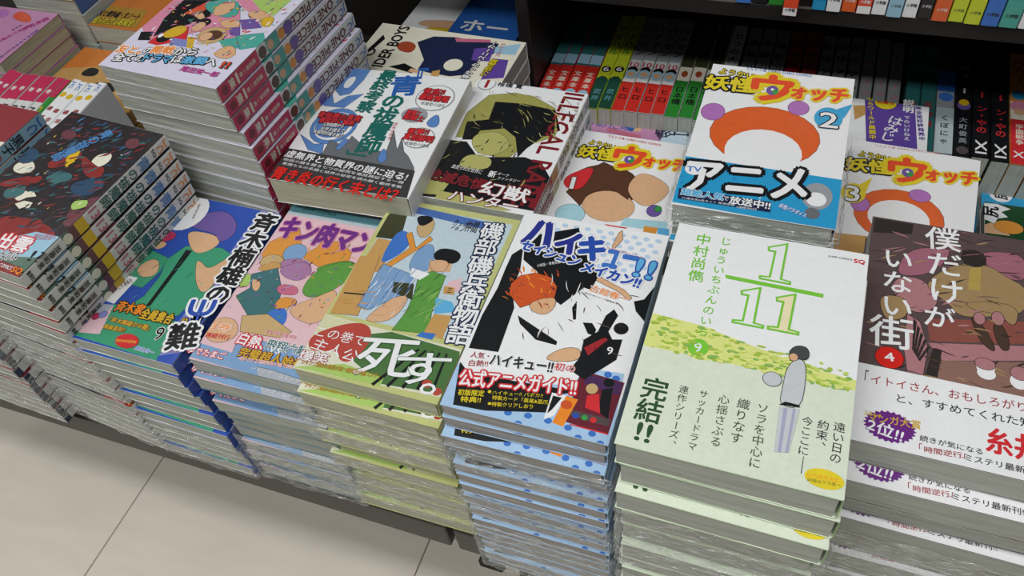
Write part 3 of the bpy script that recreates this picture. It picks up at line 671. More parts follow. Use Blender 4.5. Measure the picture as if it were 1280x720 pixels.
  ['E','cover_art','ltblue',[102,157.3],2.3,2.0,0],
  ['E','cover_art','ltblue',[34.5,162.9],2.3,2.0,0],
  ['E','cover_art','ltblue',[43.5,162.9],2.3,2.0,0],
  ['E','cover_art','ltblue',[52.5,162.9],2.3,2.0,0],
  ['E','cover_art','ltblue',[61.5,162.9],2.3,2.0,0],
  ['E','cover_art','ltblue',[70.5,162.9],2.3,2.0,0],
  ['E','cover_art','ltblue',[79.5,162.9],2.3,2.0,0],
  ['E','cover_art','ltblue',[88.5,162.9],2.3,2.0,0],
  ['E','cover_art','ltblue',[97.5,162.9],2.3,2.0,0],
  ['E','cover_art','ltblue',[106.5,162.9],2.3,2.0,0],
  ['E','cover_art','ltblue',[30,168.5],2.3,2.0,0],
  ['E','cover_art','ltblue',[39,168.5],2.3,2.0,0],
  ['E','cover_art','ltblue',[48,168.5],2.3,2.0,0],
  ['E','cover_art','ltblue',[57,168.5],2.3,2.0,0],
  ['E','cover_art','ltblue',[66,168.5],2.3,2.0,0],
  ['E','cover_art','ltblue',[75,168.5],2.3,2.0,0],
  ['E','cover_art','ltblue',[84,168.5],2.3,2.0,0],
  ['E','cover_art','ltblue',[93,168.5],2.3,2.0,0],
  ['E','cover_art','ltblue',[102,168.5],2.3,2.0,0],
  ['E','cover_art','ltblue',[34.5,174.1],2.3,2.0,0],
  ['E','cover_art','ltblue',[43.5,174.1],2.3,2.0,0],
  ['E','cover_art','ltblue',[52.5,174.1],2.3,2.0,0],
  ['E','cover_art','ltblue',[61.5,174.1],2.3,2.0,0],
  ['E','cover_art','ltblue',[70.5,174.1],2.3,2.0,0],
  ['E','cover_art','ltblue',[79.5,174.1],2.3,2.0,0],
  ['E','cover_art','ltblue',[88.5,174.1],2.3,2.0,0],
  ['E','cover_art','ltblue',[97.5,174.1],2.3,2.0,0],
  ['E','cover_art','ltblue',[106.5,174.1],2.3,2.0,0],
  ['P','cover_art','black',[[11.3,144.5],[14.2,158.4],[45.4,173.8],[51.0,160.9],[72.9,129.2],[62.7,112.2],[54.6,97.7],[44.2,107.6],[27.6,124.6],[14.4,133.2]],0],
  ['P','cover_art','black',[[4.3,135.8],[10.1,144.5],[14.8,123.2],[15.2,103.6],[21.9,88.2],[23.5,49.3],[2.9,47.4],[2.1,75.8],[4.6,102.9],[4.1,122.5]],0],
  ['P','cover_art','black',[[42.1,129.8],[71.9,131.2],[70.2,115.4],[58.8,108.7],[54.5,98.3],[47.4,102.1]],0],
  ['P','cover_art','white',[[25.0,83.5],[53.1,98.0],[65.1,117.9],[91.2,113.1],[98.9,93.3],[78.2,70.5],[64.6,50.0],[30.1,51.1]],0],
  ['P','cover_art','black',[[27.0,82.1],[60.0,67.5],[60.2,64.6],[45.6,65.5],[30.6,75.8]],0],
  ['P','cover_art','black',[[61.8,98.3],[63.5,105.2],[67.4,88.8],[65.4,88.3]],0],
  ['P','cover_art','black',[[72.8,87.5],[79.0,88.5],[83.0,83.9],[83.0,78.6],[78.6,79.3]],0],
  ['P','cover_art','hairo',[[14.3,99.5],[12.7,108.8],[16.7,117.6],[27.2,123.2],[40.0,121.4],[46.3,113.2],[47.4,102.1],[40.5,100.4],[29.7,92.1],[26.1,89.3]],0],
  ['P','cover_art','skin',[[30.5,94.1],[39.9,102.1],[48.9,104.4],[50.0,93.5],[44.8,86.7],[35.5,88.0]],1],
  ['P','cover_art','skin',[[71.9,131.2],[93.1,122.9],[100.2,117.2],[98.8,114.1],[89.4,120.1],[71.7,126.3]],0],
  ['P','cover_art','black',[[102.4,114.1],[108.7,117.5],[114.3,133.9],[115.2,113.6],[114.7,97.3],[105.8,105.8]],0],
  ['P','cover_art','black',[[86.6,97.3],[90.7,103.8],[94.6,99.3],[91.4,84.3],[95.7,78.4],[102.2,80.1],[102.3,63.2],[94.1,52.8],[86.0,42.6],[74.9,47.8],[78.7,58.7],[77.4,73.7],[84.8,82.6]],0],
  ['P','cover_art','dred',[[79.1,67.3],[90.0,78.7],[93.1,77.8],[83.5,61.7]],0],
  ['E','cover_art','black',[99.3,89.0],4.9,4.8,0],
  ['P','cover_art','skin',[[55.4,52.6],[64.8,63.5],[76.5,66.6],[79.4,58.9],[74.5,54.3],[61.5,50.9]],1],
  ['T','lettering','9',[94.7,68.8],[98.6,69.5],5.95,'white',None,0.05,0.03,'h'],
  ['K','cover_art',['rust','hairo','orange'],40,9,0.9,-40,40,11.3,94.4,47.6,127.0],
  ['K','cover_art',['black','grey5','white'],36,12,0.6,-50,50,34.0,65.3,107.7,119.8],
  ['P','cover_art','skin',[[76.1,175.6],[78.1,178.8],[80.7,169.7],[76.6,158.3],[74.6,161.3]],0],
  ['T','lettering','ハ',[8.4,161.5],[28.9,160.1],26.03,'navy','white',0.07,0.13,'h'],
  ['T','lettering','イ',[32.9,154.5],[51.3,157.5],20.04,'navy','white',0.07,0.13,'h'],
  ['T','lettering','キ',[51.6,154.1],[70.0,156.8],22.74,'blue2','white',0.06,0.12,'h'],
  ['T','lettering','ュー',[72.7,148.9],[96.4,148.8],17.05,'blue3','white',0.06,0.12,'h'],
  ['T','lettering','!!',[96.5,145.5],[109.6,144.6],17.35,'sky','blue2',0.06,0.05,'h'],
  ['T','lettering','セイシュン',[9.0,147.4],[55.4,140.5],9.24,'blue2','white',0.09,0.12,'h'],
  ['T','lettering','メイカン!!',[58.8,137.2],[103.0,130.9],9.32,'blue2','white',0.09,0.12,'h'],
  ['T','lettering','TVアニメ公式ガイドブック',[71.4,158.8],[98.6,155.2],2.21,'red',None,0.05,0.02,'h'],
  ['T','lettering','古館春一',[69.6,118.7],[98.6,114.2],6.14,'orange','white',0.05,0.04,'h'],
  ['T','lettering','週刊少年ジャンプ編集部 編',[66.7,113.2],[92.1,109.0],1.53,'ink2',None,0.05,0.0,'h'],
  ['T','lettering','小説版・青春名鑑',[26.1,129.2],[41.7,137.2],3.0,'white',None,0.05,0.0,'h'],
  ['P','paper_band','ltblue2',[[0.3,33.0],[20.6,45.2],[48.0,49.0],[110.0,53.8],[115.1,-3.1],[-1.8,-2.5]],0],
  ['E','paper_band','blue3',[45.6,5.8],2.6,2.2,0],
  ['E','paper_band','blue3',[58.8,7.1],2.6,2.2,0],
  ['E','paper_band','blue3',[72.2,7.0],2.6,2.2,0],
  ['E','paper_band','blue3',[85.9,5.5],2.5,2.2,0],
  ['E','paper_band','blue3',[101.5,5.4],2.5,2.1,0],
  ['E','paper_band','blue3',[54.4,-0.2],2.6,2.2,0],
  ['E','paper_band','blue3',[36.6,11.9],2.7,2.2,0],
  ['E','paper_band','blue3',[93.8,0.3],2.5,2.2,0],
  ['E','paper_band','blue3',[108.0,-0.0],2.5,2.1,0],
  ['E','paper_band','blue3',[105.9,48.7],2.6,2.4,0],
  ['E','paper_band','blue3',[100.1,50.4],2.6,2.4,0],
  ['P','paper_band','white',[[3.1,37.2],[11.9,48.9],[19.5,48.3],[63.2,54.7],[77.9,51.9],[82.6,44.9],[79.7,36.1],[4.4,22.5]],0],
  ['P','paper_band','black',[[1.0,34.9],[11.1,27.6],[85.3,32.9],[69.3,25.4],[70.0,18.6],[70.5,12.6],[30.7,3.3],[8.8,2.0]],0],
  ['P','paper_band','white',[[6.3,42.3],[10.8,48.1],[18.7,46.4],[20.7,36.8],[8.2,35.2]],1],
  ['T','lettering','人気・',[6.3,42.3],[18.9,43.9],4.94,'dred',None,0.05,0.02,'h'],
  ['T','lettering','白熱!!',[7.5,35.3],[20.3,38.0],5.06,'dred',None,0.05,0.02,'h'],
  ['T','lettering','ハイキュー!!',[21.0,41.9],[63.6,46.4],9.21,'ink2','white',0.05,0.07,'h'],
  ['T','lettering','初の',[64.6,47.5],[78.1,48.6],6.21,'red','white',0.05,0.04,'h'],
  ['T','lettering','公式アニメガイド!!',[5.7,22.8],[83.0,35.1],13.15,'white','red',0.09,0.04,'h'],
  ['T','lettering','初版限定',[8.9,11.5],[26.0,15.0],4.65,'yellow',None,0.05,0.04,'h'],
  ['T','lettering','特典!!',[12.5,6.9],[25.6,9.7],4.56,'yellow',None,0.05,0.04,'h'],
  ['E','lettering','yellow',[29.0,17.2],1.2,1.2,0],
  ['T','lettering','ハイキュー!! バボカ!!',[30.9,17.1],[63.8,23.4],3.15,'yellow',None,0.05,0.02,'h'],
  ['T','lettering','特製カード「黒尾&孤爪」',[32.2,13.5],[69.7,19.6],3.32,'yellow',None,0.05,0.02,'h'],
  ['E','lettering','yellow',[32.1,8.6],1.2,1.0,0],
  ['T','lettering','特製クリアしおり',[33.6,8.7],[60.0,13.8],3.32,'yellow',None,0.05,0.02,'h'],
  ['P','paper_band','maroon',[[82.1,49.3],[111.9,47.1],[111.2,7.3],[82.8,9.1]],0],
  ['P','paper_band','purpled',[[86.0,47.4],[111.2,46.1],[110.9,36.6],[86.8,39.6]],0],
  ['P','paper_band','black',[[99.3,38.2],[105.7,41.5],[108.5,17.7],[101.0,21.6]],0],
  ['P','paper_band','red',[[91.1,31.3],[98.2,34.7],[102.6,20.6],[92.3,22.3]],0],
  ['E','paper_band','tan',[92.8,37.2],3.9,4.0,0],
  ['E','paper_band','black',[102.3,44.5],3.6,3.4,0],
  ['P','paper_band','grey5',[[84.7,18.7],[110.4,18.2],[109.8,12.8],[84.7,14.1]],0],
  ['E','paper_band','blue2',[88.1,15.1],2.1,2.1,0],
  ['E','paper_band','green',[93.9,15.2],2.0,2.0,0],
  ['E','paper_band','red',[99.7,14.9],2.0,2.1,0],
  ['P','paper_band','white',[[68.6,27.6],[78.3,27.8],[74.9,11.5],[69.3,6.9]],0],
  ['P','paper_band','black',[[69.9,25.6],[76.0,25.6],[72.3,15.4],[70.1,11.7]],0],
  ['P','paper_band','orange',[[78.3,27.8],[86.4,26.9],[82.6,5.3],[75.1,6.3]],0],
  ['E','paper_band','hairo',[80.2,21.3],3.8,3.3,0],
  ['P','paper_band','red',[[86.3,8.6],[111.3,8.1],[111.3,7.1],[86.3,7.7]],0],
 ],
 'isobe': [
  ['P','cover_art','olive',[[0.0,0.0],[119.92693281948783,0.0],[119.92693281948783,188.60406976571096],[0.0,188.60406976571096]],0],
  ['P','cover_art','skyw',[[5.3967119768769525,56.58122092971329],[114.53022084261087,56.58122092971329],[114.53022084261087,182.00292732391108],[5.3967119768769525,182.00292732391108]],0],
  ['P','cover_art','bluegrad',[[17.3,183.9],[99.2,179.7],[101.5,170.6],[20.8,175.8]],0],
  ['P','cover_art','dkolive',[[6.1,182.5],[17.3,183.9],[26.0,142.7],[3.9,140.9],[3.5,166.7]],0],
  ['P','cover_art','tan2',[[6.2,140.3],[25.2,140.1],[24.5,105.3],[4.6,100.3]],0],
  ['P','cover_art','tan2',[[-0.1,117.5],[16.8,121.6],[26.9,58.7],[3.2,55.6]],0],
  ['P','cover_art','black',[[4.4,78.2],[22.5,80.7],[22.6,79.2],[4.8,76.8]],0],
  ['P','cover_art','blue3',[[19.4,153.1],[30.7,153.4],[38.2,136.2],[21.6,111.4],[18.2,126.6]],1],
  ['P','cover_art','orange2',[[28.2,150.4],[32.4,153.9],[43.3,137.5],[49.6,153.2],[53.9,149.5],[31.6,113.9],[22.6,109.4],[38.2,136.2]],0],
  ['P','cover_art','blue5',[[44.2,135.4],[54.8,147.4],[62.6,133.0],[65.4,115.6],[45.8,110.7]],1],
  ['P','cover_art','tan',[[31.9,163.5],[45.5,174.2],[50.2,160.6],[47.1,150.2],[39.8,149.7]],1],
  ['P','cover_art','black',[[28.0,172.5],[40.2,175.4],[46.4,171.9],[37.3,159.9]],1],
  ['P','cover_art','black',[[60.2,132.4],[63.3,142.4],[77.4,143.6],[84.8,138.5],[83.2,129.0],[70.2,125.8]],1],
  ['P','cover_art','skin',[[60.2,127.8],[79.9,128.2],[81.6,119.7],[63.8,115.2]],0],
  ['P','cover_art','blue5',[[24.0,114.3],[55.7,108.8],[53.8,88.7],[32.1,66.3],[22.4,67.9],[22.8,104.9]],0],
  ['P','cover_art','skin',[[58.6,127.4],[76.6,131.9],[78.3,118.9],[67.0,116.0]],1],
  ['P','cover_art','green2',[[58.2,107.2],[66.6,117.0],[80.0,114.9],[83.2,77.5],[88.5,56.8],[59.4,53.0],[62.9,72.2],[61.8,90.8]],0],
  ['P','cover_art','dkolive',[[40.5,98.3],[57.6,100.5],[62.7,84.6],[43.3,88.2]],0],
  ['P','cover_art','skin',[[46.7,84.8],[61.0,88.5],[56.1,60.2],[34.3,54.5],[35.5,63.0]],1],
  ['P','cover_art','white',[[49.0,116.0],[66.2,113.6],[60.7,105.6],[50.9,107.5]],0],
  ['P','cover_art','sky',[[80.8,91.4],[94.9,90.9],[101.7,82.3],[85.5,76.0]],0],
  ['P','cover_art','tan2',[[85.5,76.0],[100.1,77.8],[101.3,54.3],[84.7,57.7]],0],
  ['P','cover_art','pinkl',[[84.0,109.3],[93.6,116.1],[97.4,102.0],[86.3,99.2]],0],
  ['P','cover_art','blue3',[[83.2,57.3],[94.6,58.4],[93.8,52.3],[80.2,52.6]],0],
  ['T','lettering','仲間',[75.6,171.6],[86.5,171.8],13.13,'ink2',None,0.05,0.01,'h'],
  ['T','lettering','りょう',[64.5,171.3],[75.6,169.1],11.99,'ink2',None,0.05,0.0,'h'],
  ['T','lettering','磯部',[99.2,179.7],[101.9,142.7],1.1,'white','ink3',0.07,0.03,'v'],
  ['T','lettering','磯兵衛物語',[102.7,140.7],[113.9,53.8],1.2,'white','ink3',0.06,0.035,'v'],
  ['K','cover_art',['dkgreen2','lgreen'],30,16,0.5,60,8,60.0,67.9,86.3,116.9],
  ['K','cover_art',['blue4','white'],34,18,0.5,80,6,21.6,67.9,57.6,113.2],
  ['K','cover_art',['tan2','ochre','orange2'],14,14,0.6,10,20,6.0,60.4,48.0,94.3],
  ['T','lettering','三',[86.7,101.0],[90.8,101.2],4.63,'ink2',None,0.05,0.02,'h'],
  ['P','cover_art','tan2',[[82.4,104.6],[91.9,104.9],[93.8,97.9],[84.8,96.7]],0],
  ['P','paper_band','band2',[[-4.8,53.5],[119.5,49.9],[125.5,6.6],[-0.5,0.1]],0],
  ['P','paper_band','bgreen',[[31.0,39.5],[60.2,51.2],[118.8,47.5],[127.4,9.7],[71.5,5.0],[41.2,19.0]],0],
  ['P','paper_band','olivel',[[-4.3,52.6],[24.8,52.0],[23.5,33.6],[-4.9,30.0]],0],
  ['P','paper_band','lgreen',[[0.2,1.2],[36.9,14.0],[72.2,10.6],[72.3,3.4]],0],
  ['P','paper_band','sred',[[14.0,45.1],[31.1,53.6],[43.1,50.7],[48.3,36.3],[42.1,17.3],[33.0,14.9],[24.8,24.1],[16.4,20.0],[3.2,18.4],[-1.8,30.8]],1],
  ['T','lettering','この巻で',[1.4,36.7],[44.4,37.2],9.9,'white',None,0.05,0.0,'h'],
  ['T','lettering','主人公',[4.6,25.6],[44.9,21.9],10.86,'white',None,0.05,0.0,'h'],
  ['T','lettering','死',[44.1,23.6],[89.1,31.9],33.29,'white','dkgreen2',0.02,0.03,'h'],
  ['T','lettering','す',[77.3,21.2],[117.6,30.3],27.54,'white','dkgreen2',0.02,0.02,'h'],
  ['T','lettering','。',[102.3,9.0],[114.1,11.3],9.59,'white',None,0.05,0.05,'h'],
  ['P','paper_band','black',[[64.9,3.2],[67.6,2.1],[88.4,41.2],[86.5,41.8]],0],
  ['P','paper_band','black',[[76.5,4.9],[79.1,3.8],[94.1,41.6],[92.2,42.2]],0],
  ['P','paper_band','black',[[88.0,6.6],[90.6,5.6],[99.7,42.0],[97.8,42.6]],0],
  ['P','paper_band','black',[[99.4,8.3],[101.9,7.3],[105.4,42.3],[103.4,42.9]],0],
  ['P','paper_band','black',[[110.7,10.0],[113.2,9.0],[110.9,42.7],[109.1,43.3]],0],
  ['E','paper_band','sred',[105.6,14.4],3.9,3.5,0],
  ['E','paper_band','sred',[115.5,10.0],3.5,3.4,0],
  ['T','lettering','爆笑',[-0.7,12.5],[23.0,14.1],9.69,'white','dred',0.05,0.03,'h'],
  ['T','lettering','ジャンプ期待の新鋭が放つ爆笑時代劇コメディ',[4.1,7.0],[69.6,10.8],4.45,'ochre',None,0.05,0.04,'h'],
 ],
 'kin': [
  ['P','cover_art','pinkl',[[0.0,0.0],[111.20946695036538,0.0],[111.20946695036538,183.0],[0.0,183.0]],0],
  ['P','cover_art','ltgrey',[[0,169.5],[111,169.5],[111,173.5],[0,173.5]],0],
  ['P','cover_art','tealb',[[0,173.5],[111,173.5],[111,182.8],[0,182.8]],0],
  ['T','lettering','JUMP COMICS',[13.0,178.9],[47.9,177.8],4.99,'dkteal',None,0.05,0.03,'h'],
  ['T','lettering','キン肉マン',[4.5,153.9],[98.1,151.5],27.28,'purple','pinkm',0.03,0.09,'h'],
  ['P','cover_art','orange2',[[2.1,133.3],[21.5,155.6],[35.4,133.4],[29.1,122.0],[34.3,108.7],[11.4,105.8],[2.2,118.3]],0],
  ['P','cover_art','orange2',[[48.2,136.3],[50.9,147.0],[66.7,148.1],[82.9,139.4],[85.6,125.6],[62.9,115.5],[38.2,124.2]],0],
  ['E','cover_art','blue5',[31.9,126.4],10.9,11.0,0],
  ['E','cover_art','tan',[16.3,111.7],11.2,8.7,0],
  ['P','cover_art','mauve',[[22.4,115.6],[44.8,123.3],[59.8,110.0],[29.4,102.8]],1],
  ['P','cover_art','green2',[[61.8,117.6],[86.6,131.8],[102.0,119.9],[59.8,110.0]],1],
  ['P','cover_art','green2',[[57.2,88.4],[61.1,115.0],[87.1,130.7],[94.7,122.9],[92.3,103.7],[81.8,89.8],[68.9,81.1]],1],
  ['P','cover_art','mauve',[[25.3,106.6],[45.9,121.1],[59.8,110.0],[52.8,96.6],[36.5,97.4]],1],
  ['P','cover_art','tan2',[[5.4,101.9],[18.7,114.7],[30.7,107.9],[15.0,99.4]],1],
  ['P','cover_art','teal2',[[5.4,94.7],[25.3,106.6],[41.4,84.7],[49.3,59.7],[26.4,51.9],[4.3,68.9],[12.0,79.9]],0],
  ['P','cover_art','lgreen',[[-3.0,88.0],[4.2,96.8],[10.8,81.9],[1.3,77.3]],1],
  ['P','cover_art','rose',[[34.5,89.9],[53.3,92.1],[58.7,82.0],[38.4,79.4]],1],
  ['P','cover_art','orange2',[[43.0,78.2],[62.5,78.4],[58.1,68.5],[43.7,62.7]],1],
  ['P','cover_art','blue3',[[42.0,62.3],[55.9,69.0],[64.1,50.4],[51.1,46.1],[41.2,53.4]],1],
  ['P','cover_art','skin',[[62.9,74.1],[77.7,86.6],[89.1,98.4],[95.6,77.6],[89.2,56.6],[69.4,58.2],[57.5,66.1]],1],
  ['P','cover_art','tan',[[21.2,50.6],[42.5,58.0],[72.1,46.0],[65.2,38.0],[28.4,35.2]],0],
  ['P','cover_art','skin',[[7.8,90.6],[19.2,88.6],[21.4,77.6],[15.0,78.3]],1],
  ['P','cover_art','blue5',[[31.6,23.3],[30.6,31.5],[95.0,31.1],[107.9,3.0],[35.6,4.0]],0],
  ['P','cover_art','grey7',[[52.5,7.3],[74.4,8.0],[108.6,5.1],[110.1,-1.1],[52.8,0.4]],0],
  ['K','cover_art',['brown','violet','orange2','green2','blue5','skin','maroon'],120,7,0.9,45,60,2.2,54.9,109.0,153.7],
  ['P','cover_art','skin',[[-5.2,28.9],[2.1,45.9],[20.0,46.0],[30.0,29.2],[11.9,17.4]],1],
  ['T','lettering','3巻',[1.1,34.8],[19.9,36.2],7.69,'orange','white',0.05,0.03,'h'],
  ['T','lettering','連続刊行',[1.2,25.2],[23.2,27.5],5.19,'red',None,0.05,0.02,'h'],
  ['P','cover_art','blue5',[[-5.5,7.8],[-3.3,16.7],[56.5,13.3],[66.1,-0.1],[-3.7,2.1]],0],
  ['T','lettering','ゆでたまご',[-4.9,8.4],[29.9,9.6],6.6,'white','red',0.09,0.03,'h'],
  ['T','lettering','白熱、',[31.7,29.6],[56.3,28.5],11.63,'white','red',0.09,0.04,'h'],
  ['T','lettering','飛翔六騎',[57.4,29.8],[95.0,31.1],9.45,'teal2','white',0.05,0.04,'h'],
  ['T','lettering','35年目の',[50.2,41.0],[78.4,41.3],4.33,'red','white',0.05,0.02,'h'],
  ['T','lettering','vs',[62.7,25.4],[73.0,25.6],5.62,'white',None,0.05,0.0,'h'],
  ['T','lettering','完璧超人始祖',[39.2,17.0],[97.8,18.9],9.37,'gold','maroon',0.07,0.04,'h'],
  ['T','lettering','明かされる悪魔将軍の超人伝説',[42.8,10.8],[91.1,14.2],3.33,'red','white',0.06,0.0,'h'],
  ['T','lettering','ジャンプ・コミックス',[57.3,5.5],[107.9,3.0],3.29,'white',None,0.05,0.0,'h'],
 ],
 'saiki': [
  ['P','cover_art','blue2',[[0.0,0.0],[107.55967961250202,0.0],[107.55967961250202,176.7301792983177],[0.0,176.7301792983177]],0],
  ['P','cover_art','lav2',[[86.04774369000162,0.0],[105.94628441831449,0.0],[105.94628441831449,176.7301792983177],[86.04774369000162,176.7301792983177]],0],
  ['P','cover_art','green3',[[31.6,98.0],[40.0,117.8],[49.5,120.3],[75.3,124.4],[92.0,118.7],[90.0,98.6],[95.1,71.6],[84.0,57.2],[81.7,45.4],[31.6,27.2],[23.8,31.7],[37.8,56.2],[37.9,79.9]],0],
  ['P','cover_art','green3',[[-3.0,83.9],[5.3,106.3],[32.0,100.6],[35.0,84.0],[30.2,63.5],[14.3,64.1],[-1.1,69.6]],0],
  ['P','cover_art','skin',[[29.7,136.0],[57.7,137.9],[71.1,131.0],[65.1,116.7],[53.4,111.2],[38.9,122.7]],1],
  ['P','cover_art','violet',[[26.6,140.6],[30.8,157.9],[49.3,168.0],[69.4,159.4],[78.6,143.2],[70.6,128.3],[59.6,138.4],[41.3,139.0]],1],
  ['P','cover_art','skin',[[2.7,116.0],[19.7,117.8],[20.6,110.3],[12.6,105.6]],1],
  ['P','cover_art','crims',[[-2.5,119.9],[1.6,130.2],[19.6,130.8],[24.3,124.1],[17.8,117.3],[3.5,114.9]],1],
  ['P','cover_art','skin',[[9.5,82.2],[16.9,96.6],[28.4,94.6],[34.2,79.0],[20.9,73.0]],1],
  ['P','cover_art','skin',[[59.6,105.3],[66.6,104.6],[77.7,97.7],[87.8,115.1],[89.8,125.6],[92.7,94.5],[91.5,70.7],[75.5,80.4]],1],
  ['P','cover_art','black',[[43.0,113.5],[49.4,113.9],[49.7,87.9],[50.2,48.0],[46.7,47.1],[45.7,84.4]],0],
  ['E','cover_art','white',[16.1,155.8],19.3,23.3,0],
  ['T','lettering','超能力者の家族',[20.9,169.2],[25.9,149.8],0.9,'ink2',None,0.05,0.0,'v'],
  ['T','lettering','集まれと言う',[8.9,166.3],[15.7,144.6],0.9,'ink2',None,0.05,0.0,'v'],
  ['K','cover_art',['dkgreen2','green3','tealg'],36,14,0.5,65,20,10.8,17.7,83.9,106.0],
  ['P','cover_art','white',[[2.0,72.9],[19.0,72.5],[16.4,41.2],[-1.7,43.2]],0],
  ['T','lettering','読んで!この漫画を',[3.5,49.3],[15.0,69.0],5.97,'ink2',None,0.05,0.0,'h'],
  ['P','cover_art','green3',[[0.3,2.8],[-1.5,24.1],[17.8,41.5],[85.3,39.9],[91.8,0.3]],0],
  ['P','cover_art','pinkl',[[5.3,6.2],[3.6,27.5],[17.5,39.4],[25.4,9.8]],0],
  ['P','cover_art','grey7',[[0.3,26.6],[3.3,37.6],[16.9,40.3],[16.1,28.9]],0],
  ['E','cover_art','crims',[9.4,25.1],3.6,3.8,0],
  ['E','cover_art','blue3',[3.1,18.4],3.0,2.8,0],
  ['E','cover_art','lav2',[14.5,28.5],3.9,3.8,0],
  ['T','lettering','斉木家',[20.9,40.1],[48.2,42.2],11.55,'orange','black',0.08,0.06,'h'],
  ['T','lettering','全員集合…!?',[48.2,39.2],[93.0,41.1],11.12,'gold','black',0.08,0.06,'h'],
  ['T','lettering','「斉木楠雄のΨ難」',[24.0,25.8],[65.7,27.0],5.38,'gold','maroon',0.06,0.04,'h'],
  ['T','lettering','開幕直前!!',[24.5,17.8],[45.5,19.2],4.71,'gold','maroon',0.06,0.04,'h'],
  ['E','lettering','red',[54.5,10.2],11.9,7.4,22],
  ['T','lettering','累計200万部突破',[44.8,8.2],[63.4,11.3],2.79,'yellow',None,0.05,0.03,'h'],
  ['T','lettering','麻生周一',[66.3,6.5],[85.6,6.3],4.05,'blue3','white',0.06,0.04,'h'],
  ['T','lettering','9',[74.4,23.6],[81.3,25.5],12.85,'black','white',0.05,0.02,'h'],
  ['T','lettering','ジャンプコミックス',[87.2,11.6],[105.4,12.6],3.2,'rose',None,0.05,0.03,'h'],
  ['T','lettering','斉木楠雄の',[97.6,173.2],[104.4,63.9],1.08,'ink4','white',0.08,0.07,'v'],
  ['T','lettering','Ψ',[97.0,68.7],[103.9,41.6],1.15,'blue2','white',0.07,0.05,'v'],
  ['T','lettering','難',[95.3,39.2],[104.9,15.2],1.12,'ink4','white',0.08,0.05,'v'],
  ['P','cover_art','blue2',[[90.1,4.8],[109.4,14.4],[113.5,-2.8],[92.1,-0.8]],0],
 ],
 'exo': [
  ['P','cover_art','exdark',[[0.0,0.0],[112.0,0.0],[112.0,176.0],[0.0,176.0]],0],
  ['P','cover_art','exred',[[41.1,47.7],[64.7,52.5],[92.2,52.7],[111.0,44.7],[101.1,30.2],[70.6,20.0],[49.3,24.2]],1],
  ['P','cover_art','exred',[[29.3,113.3],[48.6,136.2],[60.7,126.4],[41.5,104.0]],1],
  ['P','cover_art','exred',[[6.7,80.0],[41.7,100.8],[45.0,85.8],[14.3,72.9]],1],
  ['P','cover_art','cream2',[[2.2,101.6],[13.0,111.6],[27.8,102.9],[25.1,93.9],[9.0,92.1]],1],
  ['P','cover_art','teal2',[[42.0,97.6],[61.6,110.3],[73.2,101.1],[54.8,90.5]],1],
  ['P','cover_art','yellow2',[[44.9,121.5],[38.1,136.4],[51.1,133.5],[56.4,121.8],[52.4,112.3]],0],
  ['E','cover_art','cream2',[78.7,130.3],8.4,9.9,0],
  ['P','cover_art','exblue',[[71.1,97.3],[96.9,114.9],[110.2,97.3],[89.1,84.4]],1],
  ['P','cover_art','exmaroon',[[95.7,77.4],[108.2,93.5],[120.9,91.6],[125.1,69.3],[106.8,51.8],[98.1,66.3]],1],
  ['E','cover_art','lgreen',[100.6,79.6],7.1,7.0,0],
  ['P','cover_art','cream2',[[33.8,71.2],[36.7,76.9],[48.8,79.2],[55.8,75.2],[48.3,71.3],[44.2,65.4],[38.6,66.6]],0],
  ['P','cover_art','cream2',[[43.4,62.0],[48.9,67.8],[58.4,68.4],[60.2,62.3],[53.1,58.2]],0],
  ['P','cover_art','exred',[[51.1,133.5],[83.5,120.4],[87.8,125.0],[97.0,111.8],[79.6,106.3]],1],
  ['P','cover_art','exblue',[[-11.2,114.4],[4.5,126.1],[22.2,114.5],[9.4,100.5]],1],
  ['P','cover_art','teal2',[[18.8,74.3],[33.8,85.4],[43.7,72.9],[28.9,61.9]],1],
  ['P','cover_art','exred',[[75.6,47.3],[79.4,57.3],[91.3,48.1],[80.1,40.1]],1],
  ['K','cover_art',['exred','exmaroon','exblue','exdark','black','teal2'],300,13,1.6,35,25,0.0,44.0,112.0,176.0],
  ['K','cover_art',['cream2','yellow2','exred','sky2'],26,5,1.1,60,25,5.6,52.8,106.4,158.4],
  ['K','cover_art',['exblue','exblue2','dkteal'],60,10,0.8,70,8,11.2,137.3,106.4,176.0],
  ['P','cover_art','exgreen',[[71.8,18.9],[100.1,26.1],[111.3,45.8],[116.5,25.0],[113.5,6.5],[92.6,-0.6]],0],
  ['P','cover_art','exmaroon',[[84.0,153.8],[83.7,162.2],[93.9,163.9],[101.5,155.0],[93.4,148.4]],1],
  ['P','cover_art','exmaroon',[[13.3,146.6],[15.5,154.6],[28.4,154.1],[33.1,144.0],[23.6,141.1]],1],
  ['T','lettering','青の祓魔師',[60.8,163.8],[33.3,116.1],1.1,'exblue2',None,0.05,0.05,'v'],
  ['P','cover_art','sky2',[[64.6,25.7],[87.8,42.7],[112.2,44.9],[113.3,21.7],[78.8,12.3]],0],
  ['T','lettering','出雲',[64.6,25.7],[95.0,28.9],15.72,'white','red',0.09,0.05,'h'],
  ['T','lettering','たのは',[78.8,12.3],[94.5,17.6],9.87,'black','white',0.05,0.02,'h'],
  ['T','lettering','!?',[104.3,20.9],[115.8,22.5],10.78,'black',None,0.05,0.02,'h'],
  ['T','lettering','舞台は新章へ',[90.5,37.8],[109.7,43.0],6.84,'rose',None,0.05,0.0,'h'],
  ['P','cover_art','exred',[[68.9,8.9],[107.0,8.6],[116.8,-3.0],[79.4,-0.8]],0],
  ['T','lettering','COMICS',[86.6,5.0],[99.8,5.1],3.42,'white',None,0.05,0.03,'h'],
